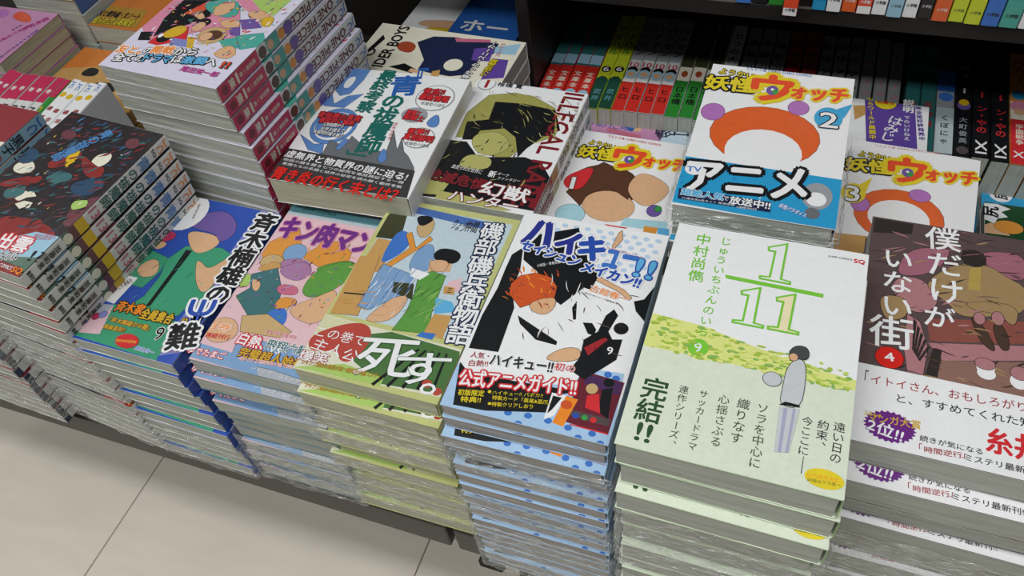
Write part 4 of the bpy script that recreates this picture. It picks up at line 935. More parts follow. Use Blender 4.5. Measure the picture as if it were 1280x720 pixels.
  ['T','lettering','SQ.',[100.9,4.4],[112.4,5.1],6.31,'orange',None,0.05,0.06,'h'],
 ],
 'blue': [
  ['P','cover_art','white',[[0.0,0.0],[137.0033667047125,0.0],[137.0033667047125,167.0737398250015],[0.0,167.0737398250015]],0],
  ['P','cover_art','bluea',[[4.8,156.4],[8.9,167.1],[30.2,172.0],[29.6,150.3],[24.7,126.9],[15.9,122.3],[0.8,135.9]],0],
  ['P','cover_art','white',[[11.7,150.8],[20.7,155.5],[20.7,135.8],[12.5,134.5]],1],
  ['P','cover_art','bluea',[[-1.7,122.6],[5.0,126.9],[15.3,109.6],[24.0,123.6],[38.8,129.1],[27.9,105.5],[6.6,105.1],[-0.2,110.2]],0],
  ['E','cover_art','bluea',[29.6,78.7],22.6,26.1,0],
  ['E','cover_art','white',[29.6,78.7],18.7,20.3,0],
  ['E','cover_art','bluea',[28.0,79.9],16.7,18.4,0],
  ['P','cover_art','bluea',[[1.7,62.2],[21.7,51.3],[31.3,53.0],[35.5,39.8],[19.8,42.5]],0],
  ['P','cover_art','grey4',[[35.5,39.8],[34.5,59.3],[51.5,53.7],[53.1,68.2],[76.2,52.6],[93.9,53.0],[89.5,83.1],[103.0,57.3],[101.3,73.8],[110.4,55.9],[116.1,51.5],[127.4,37.5],[130.3,25.0],[-1.2,38.8]],0],
  ['P','cover_art','bluea',[[89.0,41.2],[88.9,60.4],[98.9,45.7],[96.6,37.2]],1],
  ['P','cover_art','bluea',[[44.4,46.9],[46.7,64.2],[53.6,62.6],[50.1,47.9]],1],
  ['P','cover_art','bluea',[[115.4,99.2],[122.1,113.6],[128.6,101.4],[127.9,92.6],[119.9,92.7]],1],
  ['T','lettering','最終考察',[51.4,168.5],[48.8,101.4],1.1,'dkteal',None,0.05,0.06,'v'],
  ['T','lettering','『',[78.2,169.3],[80.4,158.2],2.2,'blue4',None,0.05,0.04,'v'],
  ['T','lettering','青',[72.5,161.9],[77.9,132.3],1.1,'blue4',None,0.05,0.05,'v'],
  ['T','lettering','の祓魔師',[72.4,133.0],[75.6,46.9],1.12,'dkteal',None,0.05,0.06,'v'],
  ['P','lettering','dkteal',[[56.6,49.1],[58.5,49.4],[59.3,45.4],[77.5,45.1],[78.2,42.5],[57.9,43.2]],0],
  ['E','lettering','grey6',[111.6,134.0],19.2,19.6,0],
  ['E','lettering','white',[111.6,134.0],18.1,18.4,0],
  ['T','lettering','徹底!!',[96.9,142.6],[118.3,143.8],8.74,'red','black',0.07,0.05,'h'],
  ['T','lettering','最新情報',[96.1,134.0],[126.1,133.3],9.71,'red','black',0.07,0.05,'h'],
  ['T','lettering','祓魔塾の謎を',[100.7,124.6],[125.6,123.5],5.06,'ink2',None,0.05,0.0,'h'],
  ['E','lettering','grey6',[117.3,76.0],14.6,14.3,0],
  ['E','lettering','white',[117.3,76.0],13.7,13.2,0],
  ['T','lettering','衝撃!!',[103.4,83.5],[123.8,85.0],7.98,'red','black',0.07,0.05,'h'],
  ['T','lettering','真相解明',[102.6,75.7],[131.2,75.6],8.86,'red','black',0.07,0.05,'h'],
  ['T','lettering','祓魔塾の謎を',[106.9,67.2],[130.7,66.6],4.56,'ink2',None,0.05,0.0,'h'],
  ['E','lettering','grey6',[101.0,106.2],12.8,10.8,0],
  ['T','lettering','悪魔と',[92.2,109.5],[106.7,108.9],6.68,'red','black',0.07,0.05,'h'],
  ['T','lettering','聖騎士',[91.8,102.6],[112.5,101.6],7.69,'red','black',0.07,0.05,'h'],
  ['T','lettering','青焔魔の真実',[7.7,91.5],[52.1,91.4],9.61,'red','black',0.07,0.05,'h'],
  ['T','lettering','徹底的に解析',[12.3,84.1],[48.8,84.9],8.41,'red','black',0.07,0.05,'h'],
  ['T','lettering','人物相関から',[18.3,78.3],[40.0,79.0],5.57,'white','ink2',0.06,0.02,'h'],
  ['T','lettering','世界の謎まで',[19.3,71.7],[44.0,72.4],5.45,'white','ink2',0.06,0.02,'h'],
  ['T','lettering','未解明伏線を解く',[14.0,67.2],[45.1,65.4],5.45,'white','ink2',0.06,0.02,'h'],
  ['T','lettering','コミックス',[87.5,93.0],[90.8,67.7],0.9,'red',None,0.05,0.04,'v'],
  ['P','paper_band','char',[[-4.7,41.5],[129.7,34.0],[137.1,-11.1],[-4.9,-5.4]],0],
  ['T','lettering','虚無界と物質界の謎に迫る!',[2.4,33.8],[126.6,23.8],9.49,'white',None,0.05,0.04,'h'],
  ['T','lettering','物語の鍵を握る七つの疑問を徹底検証する一冊',[3.4,25.7],[126.1,16.6],3.49,'white',None,0.05,0.0,'h'],
  ['T','lettering','悪魔たちの系譜と結界の秘密を読み解く最終考察',[5.1,20.5],[126.4,11.0],3.46,'white',None,0.05,0.0,'h'],
  ['T','lettering','青き炎の行く末とは？',[2.4,7.9],[126.1,0.2],15.81,'red2',None,0.05,0.06,'h'],
 ],
 'ill': [
  ['P','cover_art','white',[[0.0,0.0],[115.57865989124979,0.0],[115.57865989124979,169.99158796056534],[0.0,169.99158796056534]],0],
  ['P','cover_art','olgold',[[11.7,81.2],[8.5,117.5],[20.0,148.2],[44.8,157.1],[66.5,154.7],[90.9,142.5],[101.8,101.9],[79.7,84.0],[69.9,63.0],[40.5,65.4],[26.3,84.5]],0],
  ['P','cover_art','black',[[59.2,142.5],[91.9,139.3],[105.0,112.3],[91.8,99.5],[82.7,81.5],[78.8,68.2],[67.4,94.0],[52.8,103.7],[31.1,95.5],[29.5,82.0],[19.2,79.6],[13.6,104.9],[33.5,112.8],[30.2,139.7]],0],
  ['P','cover_art','olgold2',[[25.1,87.5],[45.6,98.8],[59.3,92.1],[68.7,78.3],[52.8,62.1],[35.3,67.4]],1],
  ['P','cover_art','black',[[2.5,75.8],[24.5,77.6],[42.8,59.7],[84.8,69.6],[103.4,64.8],[121.1,42.4],[122.9,6.4],[78.3,6.3],[4.6,-0.5],[-0.3,40.2]],0],
  ['P','cover_art','olgold2',[[3.4,2.1],[6.2,20.5],[17.8,29.3],[30.3,20.4],[28.0,5.2]],0],
  ['P','cover_art','olgold2',[[30.4,63.0],[56.9,63.0],[59.3,45.2],[28.3,40.9]],1],
  ['P','cover_art','olgold2',[[25.8,10.5],[58.1,9.8],[96.1,2.4],[83.5,-2.1],[24.4,-1.4]],0],
  ['P','cover_art','dred2',[[110.7,42.8],[122.9,37.1],[123.7,3.9],[112.0,9.1]],0],
  ['T','cover_art','ILLEGAL RARE',[102.5,168],[102.5,10],19,'dred2',None,0,0.05,'r'],
  ['P','cover_art','olgold',[[10.3,124.8],[14.6,100.7],[11.7,81.2]],0],
  ['P','cover_art','olgold',[[68.6,155.1],[64.8,154.1],[54.1,157.3]],0],
  ['P','cover_art','olgold',[[95.0,129.9],[102.6,110.8],[103.8,95.9]],0],
  ['P','cover_art','olgold',[[75.1,149.5],[91.1,136.4],[100.1,127.7]],0],
  ['K','cover_art',['olgold','black','olgold2','dkolive'],70,16,0.8,-35,30,17.3,93.5,109.8,156.4],
  ['K','cover_art',['black','dkolive','olgold2'],50,12,0.9,60,40,5.8,20.4,104.0,85.0],
  ['E','lettering','grey6',[11.8,164.6],9.1,10.4,0],
  ['E','lettering','white',[11.8,164.6],8.4,9.2,0],
  ['T','lettering','1',[9.8,164.2],[14.3,164.4],12.16,'dred',None,0.05,0.05,'h'],
  ['T','lettering','椎橋 寛',[22.7,166.2],[48.8,167.0],6.71,'black',None,0.05,0.02,'h'],
  ['T','lettering','イリーガル・レア',[108.9,162.1],[115.1,117.8],3,'black',None,0,0.03,'r'],
  ['T','lettering','血塗られた世界に',[24.2,42.9],[54.4,41.1],5.51,'white','ink4',0.05,0.0,'h'],
  ['T','lettering','新',[60.8,41.1],[67.6,41.2],8.15,'white',None,0.05,0.04,'h'],
  ['T','lettering','ダーク',[68.7,43.0],[79.5,42.6],3.56,'white',None,0.05,0.0,'h'],
  ['T','lettering','ファンタジー',[70.7,37.5],[91.6,38.2],3.47,'white',None,0.05,0.0,'h'],
  ['T','lettering','絶滅危惧',[5.6,29.4],[63.6,25.5],13.97,'dred2','black',0.05,0.06,'h'],
  ['T','lettering','幻獣',[60.2,23.3],[105.7,21.5],16.45,'white','dred2',0.06,0.05,'h'],
  ['T','lettering','ハンター',[36.8,7.4],[100.3,7.6],12.66,'white','dred2',0.06,0.04,'h'],
 ],
 'yo2': [
  ['P','cover_art','white',[[0.0,0.0],[113.93218453962268,0.0],[113.93218453962268,172.8551355774335],[0.0,172.8551355774335]],0],
  ['E','cover_art','orange3',[53.5,88.9],41.3,34.9,0],
  ['E','cover_art','white',[55.3,69.6],28.5,26.3,0],
  ['E','cover_art','violetl',[10.8,109.7],9.3,10.9,0],
  ['E','cover_art','violetl',[74.8,127.2],8.1,9.1,0],
  ['T','lettering','ようかい',[7.1,163.7],[35.3,161.0],7.54,'yellow','black',0.09,0.05,'h'],
  ['T','lettering','妖怪',[-1.6,146.8],[37.3,147.7],18.09,'yellow','black',0.1,0.08,'h'],
  ['T','lettering','ウ',[36.2,147.7],[67.4,148.4],32.45,'ored','yellow',0.14,0.1,'h'],
  ['E','lettering','violet',[52.3,145.0],4.8,6.3,0],
  ['E','lettering','green',[54.7,143.2],2.4,3.1,0],
  ['E','lettering','white',[52.1,146.2],1.3,1.6,0],
  ['T','lettering','ォッチ',[67.5,146.9],[109.7,147.9],17.38,'ored','yellow',0.12,0.1,'h'],
  ['E','lettering','cyan',[98.0,118.5],10.5,13.2,0],
  ['P','lettering','cyan',[[99.8,127.7],[114.7,139.8],[109.2,120.8]],0],
  ['T','lettering','2',[92.1,115.8],[105.2,116.5],17.93,'white','black',0.06,0.04,'h'],
  ['T','lettering','てんとう虫 CORO CORO COMICS',[27.6,170.7],[80.2,170.1],3.66,'blue3',None,0.05,0.01,'h'],
  ['P','paper_band','cyan2',[[-0.6,52.7],[114.6,51.0],[113.8,-0.9],[0.4,1.9]],0],
  ['E','paper_band','blue2',[1.5,30.1],0.5,0.5,0],
  ['E','paper_band','white',[18.3,43.7],0.5,0.5,0],
  ['E','paper_band','blue2',[37.8,42.1],0.5,0.5,0],
  ['E','paper_band','white',[59.0,25.8],0.4,0.5,0],
  ['E','paper_band','blue2',[75.6,39.0],0.4,0.5,0],
  ['E','paper_band','white',[93.9,37.5],0.4,0.5,0],
  ['E','paper_band','blue2',[3.1,23.2],0.5,0.5,0],
  ['E','paper_band','white',[19.9,36.6],0.4,0.5,0],
  ['E','paper_band','blue2',[39.2,35.1],0.4,0.5,0],
  ['E','paper_band','white',[60.1,19.1],0.5,0.5,0],
  ['E','paper_band','blue2',[76.6,32.2],0.4,0.4,0],
  ['E','paper_band','white',[94.8,30.7],0.4,0.5,0],
  ['E','paper_band','blue2',[4.8,16.3],0.4,0.5,0],
  ['E','paper_band','white',[18.6,44.7],0.5,0.5,0],
  ['E','paper_band','blue2',[38.1,43.1],0.4,0.5,0],
  ['E','paper_band','white',[59.3,26.8],0.4,0.5,0],
  ['E','paper_band','blue2',[75.9,40.0],0.4,0.5,0],
  ['E','paper_band','white',[94.2,38.4],0.4,0.5,0],
  ['E','paper_band','blue2',[3.4,24.2],0.5,0.4,0],
  ['E','paper_band','white',[20.1,37.6],0.5,0.5,0],
  ['E','paper_band','blue2',[39.5,36.1],0.4,0.5,0],
  ['E','paper_band','white',[60.4,20.1],0.5,0.5,0],
  ['E','paper_band','blue2',[76.9,33.1],0.5,0.5,0],
  ['E','paper_band','white',[95.1,31.7],0.4,0.5,0],
  ['E','paper_band','blue2',[5.0,17.3],0.5,0.5,0],
  ['E','paper_band','white',[21.6,30.6],0.5,0.5,0],
  ['T','lettering','アニメ',[5.3,31.8],[89.9,39.6],32.08,'white','ink4',0.1,0.07,'h'],
  ['E','lettering','white',[9.2,39.6],6.9,6.9,0],
  ['T','lettering','TV',[3.9,38.5],[14.6,39.6],5.4,'blue3',None,0.05,0.06,'h'],
  ['P','lettering','navy2',[[2.5,16.5],[68.3,16.6],[69.1,6.4],[3.6,5.9]],0],
  ['T','lettering','超絶人気',[4.8,13.7],[35.3,14.0],6.91,'cyan','white',0.05,0.06,'h'],
  ['T','lettering','で',[35.4,13.2],[38.9,13.2],4.14,'white',None,0.05,0.03,'h'],
  ['T','lettering','放送中!!',[39.9,12.6],[68.3,12.6],7.9,'white',None,0.05,0.06,'h'],
  ['T','lettering','TV東京系6局ネット 毎週金曜',[6.2,7.0],[44.0,7.8],2.06,'white',None,0.05,0.0,'h'],
  ['T','lettering','18時30分',[45.9,6.3],[59.9,7.0],2.54,'white',None,0.05,0.03,'h'],
  ['E','paper_band','grey6',[98.4,30.0],10.6,13.8,0],
  ['E','paper_band','white',[98.2,26.7],7.0,7.2,0],
  ['E','paper_band','grey4',[97.0,12.1],5.2,5.6,0],
  ['T','lettering','妖怪パラダイス',[74.5,14.8],[93.3,8.1],4.59,'white','blue3',0.06,0.02,'h'],
 ],
 'yo1': [
  ['P','cover_art','white',[[0.0,0.0],[112.0,0.0],[112.0,176.0],[0.0,176.0]],0],
  ['E','cover_art','brown',[40.7,104.5],32.5,28.4,0],
  ['E','cover_art','skin',[51.1,80.4],23.9,19.3,0],
  ['P','cover_art','brown',[[9.2,88.7],[23.2,125.2],[31.8,135.8],[62.0,123.3],[66.4,92.1],[44.2,105.3],[29.4,90.9],[26.8,74.4]],0],
  ['P','cover_art','skin',[[60.0,109.2],[68.8,133.3],[100.0,118.9],[97.2,99.7],[84.2,86.1],[69.8,92.9]],1],
  ['E','cover_art','sky3',[21.1,62.6],13.3,12.7,0],
  ['P','cover_art','red',[[53.7,58.1],[75.1,58.6],[66.3,51.4]],0],
  ['P','cover_art','sky3',[[68.7,69.4],[106.7,74.0],[107.7,61.9],[67.8,59.2]],0],
  ['E','cover_art','violet',[91.9,84.2],6.6,7.4,0],
  ['E','cover_art','green',[94.7,87.4],3.1,3.7,0],
  ['P','cover_art','orange2',[[87.9,64.3],[100.0,64.9],[100.0,57.6],[88.8,57.1]],0],
  ['P','cover_art','sky',[[100.0,64.9],[109.4,66.0],[111.2,58.0],[100.9,57.8]],0],
  ['T','lettering','ようかい',[10.8,160.1],[36.9,157.7],6.68,'yellow','black',0.09,0.05,'h'],
  ['T','lettering','妖怪',[4.5,145.4],[40.0,146.2],16.16,'yellow','black',0.1,0.08,'h'],
  ['T','lettering','ウ',[39.0,146.2],[67.6,146.9],29.12,'ored','yellow',0.14,0.1,'h'],
  ['E','lettering','violet',[54.1,143.8],4.8,5.6,0],
  ['E','lettering','green',[56.5,142.3],2.5,2.8,0],
  ['E','lettering','white',[53.8,144.9],1.3,1.5,0],
  ['T','lettering','ォッチ',[67.9,145.5],[106.8,146.5],15.57,'ored','yellow',0.12,0.1,'h'],
  ['P','lettering','red',[[1.6,100.5],[5.6,112.6],[26.1,128.7],[25.0,106.1],[20.9,94.2],[10.2,91.6]],1],
  ['T','lettering','1',[7.4,100.5],[16.4,101.3],15.18,'white','black',0.05,0.04,'h'],
  ['T','lettering','てんとう虫 CORO CORO COMICS',[25.7,172.1],[77.9,170.3],3.54,'red',None,0.05,0.01,'h'],
 ],
 'yo3': [
  ['P','cover_art','white',[[0.0,0.0],[112.00000122913391,0.0],[112.00000122913391,175.99999980971634],[0.0,175.99999980971634]],0],
  ['E','cover_art','orange3',[52.7,85.4],36.5,32.8,0],
  ['E','cover_art','white',[53.0,82.5],25.0,22.0,0],
  ['E','cover_art','violetl',[20.8,90.8],7.9,9.0,0],
  ['E','cover_art','violetl',[66.8,115.5],9.0,7.9,0],
  ['T','lettering','ようかい',[10.5,156.9],[37.9,156.4],7.22,'yellow','black',0.09,0.05,'h'],
  ['T','lettering','妖怪',[1.6,139.7],[39.4,143.5],17.45,'yellow','black',0.1,0.08,'h'],
  ['T','lettering','ウ',[38.3,143.4],[68.8,146.4],31.53,'ored','yellow',0.14,0.1,'h'],
  ['E','lettering','violet',[54.0,141.9],4.9,6.0,0],
  ['E','lettering','green',[56.3,140.3],2.5,3.0,0],
  ['E','lettering','white',[53.8,143.1],1.4,1.5,0],
  ['T','lettering','ォッチ',[68.9,144.9],[110.2,149.0],16.98,'ored','yellow',0.12,0.1,'h'],
  ['E','lettering','yellow',[13.2,102.5],10.4,12.9,0],
  ['P','lettering','yellow',[[14.0,110.7],[25.9,127.1],[21.9,97.3]],0],
  ['T','lettering','3',[7.4,100.8],[18.2,102.4],19.54,'white','black',0.06,0.04,'h'],
  ['P','cover_art','tan2',[[5.3,50.0],[31.7,53.9],[32.4,21.8],[8.3,25.2]],0],
  ['T','lettering','てんとう虫 CORO CORO COMICS',[22.2,171.4],[78.9,175.8],3.08,'redl',None,0.05,0.01,'h'],
 ],
 'op': [
  ['P','cover_art','lavw',[[0.0,0.0],[128.0,0.0],[128.0,190.0],[0.0,190.0]],0],
  ['P','cover_art','pinkm',[[-20.0,75.0],[-24.0,99.3],[32.7,112.9],[71.5,113.9],[106.1,65.0],[101.9,56.5],[60.6,66.9],[36.0,47.1],[19.8,42.9]],0],
  ['P','cover_art','black',[[21.7,49.2],[12.1,76.7],[10.7,107.7],[44.8,115.8],[53.4,91.0],[42.5,74.2],[29.0,62.8]],0],
  ['P','cover_art','ored2',[[25.9,88.3],[35.4,109.3],[42.7,109.0],[42.8,88.3]],0],
  ['P','cover_art','skin',[[33.0,90.0],[39.9,95.8],[51.2,88.4],[49.2,81.8]],1],
  ['P','cover_art','tealg',[[34.2,109.1],[44.8,115.8],[66.2,121.0],[81.5,97.9],[70.0,91.0],[44.7,97.0]],1],
  ['E','cover_art','skin',[59.9,104.8],9.2,12.1,0],
  ['P','cover_art','red',[[22.4,39.8],[26.9,58.4],[45.1,70.8],[56.7,52.4],[34.3,39.0]],0],
  ['E','cover_art','black',[32.8,51.1],7.1,7.9,0],
  ['P','cover_art','gold',[[25.9,56.2],[34.3,72.1],[46.4,69.2],[47.1,57.6],[34.7,48.7]],1],
  ['E','cover_art','white',[27.6,52.3],2.2,3.3,0],
  ['P','cover_art','black',[[4.5,52.7],[16.3,55.7],[22.1,43.5],[10.5,40.6]],0],
  ['E','cover_art','tan',[75.7,64.9],14.0,12.7,0],
  ['E','cover_art','brown',[76.8,65.2],8.8,7.3,0],
  ['E','cover_art','skin',[71.2,61.9],5.9,6.4,0],
  ['P','cover_art','lav2',[[40.4,52.1],[59.0,53.0],[65.2,43.2],[45.7,42.0]],0],
  ['P','cover_art','gold',[[54.1,57.5],[62.2,57.6],[70.9,42.8],[64.0,42.9]],0],
  ['P','cover_art','tealg',[[86.1,59.9],[102.6,69.9],[113.9,54.0],[97.6,51.6]],0],
  ['P','cover_art','skin',[[93.3,43.1],[100.8,58.0],[114.2,50.4],[114.3,37.7],[100.1,37.6]],1],
  ['P','cover_art','skin',[[66.7,86.2],[84.9,94.7],[95.6,79.6],[78.7,77.3]],1],
  ['P','cover_art','violet',[[83.3,78.5],[93.3,82.9],[102.6,69.9],[92.7,69.2]],0],
  ['E','cover_art','black',[54.6,80.2],7.2,6.4,0],
  ['E','cover_art','skin',[54.4,73.2],6.0,7.6,0],
  ['P','cover_art','tealg',[[98.3,69.8],[121.1,80.3],[134.6,63.7],[114.9,52.6]],0],
  ['P','cover_art','pinkm',[[62.2,120.0],[77.8,123.8],[103.1,116.3],[86.2,105.5]],0],
  ['P','cover_art','lgreen',[[77.8,123.8],[116.3,133.0],[114.6,105.9],[103.3,106.4]],0],
  ['P','cover_art','skin',[[84.3,105.0],[99.4,112.0],[114.6,102.6],[99.7,92.4]],1],
  ['P','cover_art','violet',[[86.5,92.4],[100.6,97.5],[114.7,86.6],[98.1,79.2]],0],
  ['P','cover_art','gold',[[105.3,100.3],[116.4,106.3],[122.1,88.4],[111.0,88.8]],1],
  ['P','cover_art','tealg',[[44.5,151.3],[60.3,162.3],[96.8,149.1],[73.7,129.7]],0],
  ['K','cover_art',['skin','pinkm','violet','tealg','gold','brown','white','red'],330,7,1.3,40,70,6.4,41.8,124.2,190.0],
  ['T','lettering','友と。',[1.2,24.8],[26.3,28.4],11.22,'orange','white',0.08,0.07,'h'],
  ['T','lettering','の',[28.0,28.9],[36.6,30.2],8.25,'white','black',0.08,0.06,'h'],
  ['T','lettering','開戦',[35.4,31.7],[55.8,36.1],11.3,'orange','white',0.08,0.07,'h'],
  ['T','lettering','から',[57.6,34.7],[78.9,39.4],10.08,'white','black',0.08,0.06,'h'],
  ['T','lettering','全ての',[7.7,13.3],[36.8,19.1],10.55,'white','black',0.09,0.06,'h'],
  ['T','lettering','ドラマ',[36.2,19.9],[63.3,23.4],10.37,'sky','black',0.09,0.07,'h'],
  ['T','lettering','は',[63.6,24.3],[73.3,26.0],8.87,'white','black',0.08,0.06,'h'],
  ['T','lettering','激闘',[73.3,26.0],[95.8,30.1],10.08,'sky','black',0.09,0.07,'h'],
  ['T','lettering','へ',[96.4,29.4],[107.3,29.6],8.63,'white','black',0.08,0.06,'h'],
  ['T','lettering','!!',[110.5,28.7],[122.9,30.2],8.44,'ored','black',0.08,0.06,'h'],
  ['T','lettering','尾田栄一郎',[80.3,15.3],[118.7,16.0],7.03,'magd',None,0.05,0.05,'h'],
 ],
 'jump': [
  ['P','cover_art','tealb',[[0.0,0.0],[112.0,0.0],[112.0,176.0],[0.0,176.0]],0],
  ['P','cover_art','ltgrey',[[0.0,0.0],[112.0,0.0],[112.0,163.68],[0.0,163.68]],0],
  ['T','lettering','JUMP COMICS',[17.3,164.5],[54.2,164.2],5.82,'dkteal',None,0.05,0.02,'h'],
 ],
 'rider': [
  ['P','cover_art','cream2',[[0.0,0.0],[112.0,0.0],[112.0,176.0],[0.0,176.0]],0],
  ['P','cover_art','navy2',[[86.0,119.1],[100.0,105.7],[103.8,81.5],[103.1,28.9],[85.2,27.3],[74.2,36.0],[43.7,41.8],[37.1,57.6],[37.4,80.5],[39.4,96.8],[57.1,97.4]],0],
  ['P','cover_art','rust',[[77.8,141.4],[86.4,131.4],[80.3,116.4],[64.7,116.9],[67.0,134.0]],1],
  ['P','cover_art','rose',[[102.3,80.9],[108.2,40.5],[103.4,38.5],[96.2,76.2]],0],
  ['E','cover_art','cream2',[56.3,62.4],10.7,10.6,0],
  ['P','cover_art','black',[[37.4,131.0],[46.8,116.0],[39.4,96.8],[32.6,101.2]],0],
  ['P','cover_art','skin',[[40.4,105.1],[39.8,95.1],[34.2,94.3],[34.4,106.0]],0],
  ['P','cover_art','purple2',[[88.7,51.6],[96.7,30.1],[70.4,26.9],[68.7,46.9]],0],
  ['P','cover_art','purple2',[[76.6,25.7],[77.8,7.6],[47.6,1.1],[39.5,23.4]],0],
  ['P','cover_art','sky2',[[96.7,30.1],[108.5,4.5],[87.5,3.9],[85.2,27.3]],0],
  ['P','cover_art','tan2',[[40.5,80.0],[45.1,72.6],[34.2,69.5],[32.2,78.1]],0],
  ['T','lettering','YO',[37.2,164.0],[63.6,162.7],11,'black',None,0,0.06,'h'],
  ['P','cover_art','black',[[53.4,166.5],[62.4,168.2],[90.3,164.1],[83.5,158.6],[63.6,162.7]],0],
  ['T','lettering','IDER BOYS',[34.5,143.4],[110.5,146.3],13,'black',None,0,0.06,'h'],
  ['T','lettering','自転車サッカースニーカー',[23.7,42.4],[105.1,33.5],9,'white','black',0.08,0.04,'h'],
  ['T','lettering','ウラ烈の戦場',[45.0,23.8],[74.7,21.2],8,'yellow','black',0.06,0.04,'h'],
  ['T','lettering','コミックス',[80.5,21.7],[104.2,23.6],5,'rose',None,0,0.03,'h'],
 ],
 'haji': [
  ['P','cover_art','white',[[0.0,0.0],[176.0,0.0],[176.0,112.0],[0.0,112.0]],0],
  ['P','cover_art','purple2',[[112.0,119.2],[161.5,121.3],[167.1,42.5],[118.9,44.2]],0],
  ['E','cover_art','yellow',[133.5,109.8],10.9,10.0,0],
  ['T','lettering','話題作',[125.3,110.4],[141.8,110.4],4.66,'red',None,0.05,0.03,'h'],
  ['T','lettering','もちワールド展開中',[117.5,116.8],[125.0,47.7],0.9,'yellow',None,0.05,0.05,'v'],
  ['T','lettering','はみじ',[146.1,88.9],[137.0,48.2],1.1,'white',None,0.05,0.02,'v'],
  ['T','lettering','説明',[155.7,120.1],[156.0,97.6],1.0,'white',None,0.05,0.06,'v'],
  ['T','lettering','でのいけねえ',[154.9,93.0],[156.8,52.6],0.9,'white',None,0.05,0.02,'v'],
  ['T','lettering','完全版好評発売中',[165.1,110.7],[171.0,55.7],0.9,'purple2',None,0.05,0.05,'v'],
  ['P','cover_art','tan2',[[102.1,99.8],[113.9,102.3],[115.1,86.7],[105.4,75.8]],0],
  ['E','cover_art','orange',[164.2,117.4],2.1,2.7,0],
 ],
 'pinkhand': [
  ['P','cover_art','mauve2',[[0.0,0.0],[128.0,0.0],[128.0,116.0],[0.0,116.0]],0],
  ['P','cover_art','sred',[[58.1,103.8],[75.9,101.7],[92.7,97.5],[66.9,95.7]],1],
  ['P','cover_art','rose',[[58.3,102.8],[100.0,99.2],[101.9,91.7],[61.4,96.4]],0],
  ['P','cover_art','skin',[[75.3,113.8],[96.2,114.4],[98.6,104.9],[84.5,103.7]],0],
  ['P','cover_art','blue4',[[76.3,110.0],[84.3,119.9],[91.2,113.3],[88.7,102.6]],0],
  ['T','lettering','のあた魂',[30.0,107.8],[87.3,108.4],11.1,'blue4',None,0.05,0.0,'h'],
 ],
 'kei': [
  ['P','cover_art','paleblue',[[0.0,0.0],[60.0,0.0],[60.0,118.0],[0.0,118.0]],0],
  ['T','lettering','絵',[-6.8,99.7],[7.4,110.7],17,'navy2',None,0,0.03,'h'],
  ['T','lettering','日',[11.0,111.5],[28.4,113.3],17,'navy2',None,0,0.03,'h'],
 ],
 'siri': [
  ['P','cover_art','cyan2',[[0.0,0.0],[112.0,0.0],[112.0,176.0],[0.0,176.0]],0],
  ['E','cover_art','white',[105.4,157.7],10.8,10.7,0],
  ['T','lettering','尻',[98.9,157.2],[111.1,157.0],12,'black',None,0,0.05,'h'],
 ],
 'siri2': [
  ['P','cover_art','dkgreen3',[[0.0,0.0],[112.0,0.0],[112.0,176.0],[0.0,176.0]],0],
  ['P','cover_art','white',[[109.3,179.9],[111.1,164.0],[106.2,152.1],[100.3,160.6],[94.1,154.7],[89.9,164.3],[81.7,166.8],[85.6,173.9],[85.8,181.1]],0],
  ['P','cover_art','skin',[[74.5,181.2],[82.7,170.4],[79.4,160.9],[68.5,152.9],[67.0,181.2]],0],
  ['E','cover_art','orange2',[80.1,154.4],9.1,13.2,0],
  ['T','lettering','尻',[91.3,170.3],[105.8,170.2],14,'black',None,0,0.06,'h'],
 ],
 'joc': [
  ['P','cover_art','exred2',[[0.0,0.0],[112.0,0.0],[112.0,176.0],[0.0,176.0]],0],
  ['P','cover_art','cream2',[[92.5,129.8],[110.4,131.7],[124.7,127.1],[119.6,117.5],[110.3,112.2]],0],
 ],
 'orange': [
  ['P','cover_art','orange4',[[0.0,0.0],[112.0,0.0],[112.0,176.0],[0.0,176.0]],0],
  ['P','cover_art','ochre',[[-11.0,33.5],[-14.3,52.6],[73.1,53.8],[84.8,7.1],[1.7,2.7]],0],
  ['T','lettering','父と戦争論・文ノート',[-2.3,32.2],[72.2,34.4],15.74,'black',None,0.05,0.03,'h'],
  ['T','lettering','知られざる昭和史',[0.9,13.4],[73.9,16.8],17.58,'yellow','black',0.04,0.03,'h'],
 ],
 'pinkmag': [
  ['P','cover_art','mauve2',[[0.0,0.0],[128.0,0.0],[128.0,182.0],[0.0,182.0]],0],
  ['P','cover_art','ored2',[[103.3,73.2],[125.1,72.9],[114.5,40.3],[95.5,27.6]],1],
  ['P','cover_art','violetl',[[123.9,111.5],[118.0,82.3],[95.7,85.9]],1],
  ['T','lettering','完結',[79.6,29.0],[114.9,8.0],10,'magd',None,0,0.04,'h'],
  ['T','lettering','桃色のバラ',[43.4,45.9],[79.6,29.0],8,'magd',None,0,0.04,'h'],
  ['T','lettering','あの大',[75.7,44.6],[90.9,38.9],4,'black',None,0,0.04,'h'],
  ['T','lettering','恋の行方をめぐる物語',[13.1,10.8],[84.4,2.8],5,'violet',None,0,0.04,'h'],
 ],
}
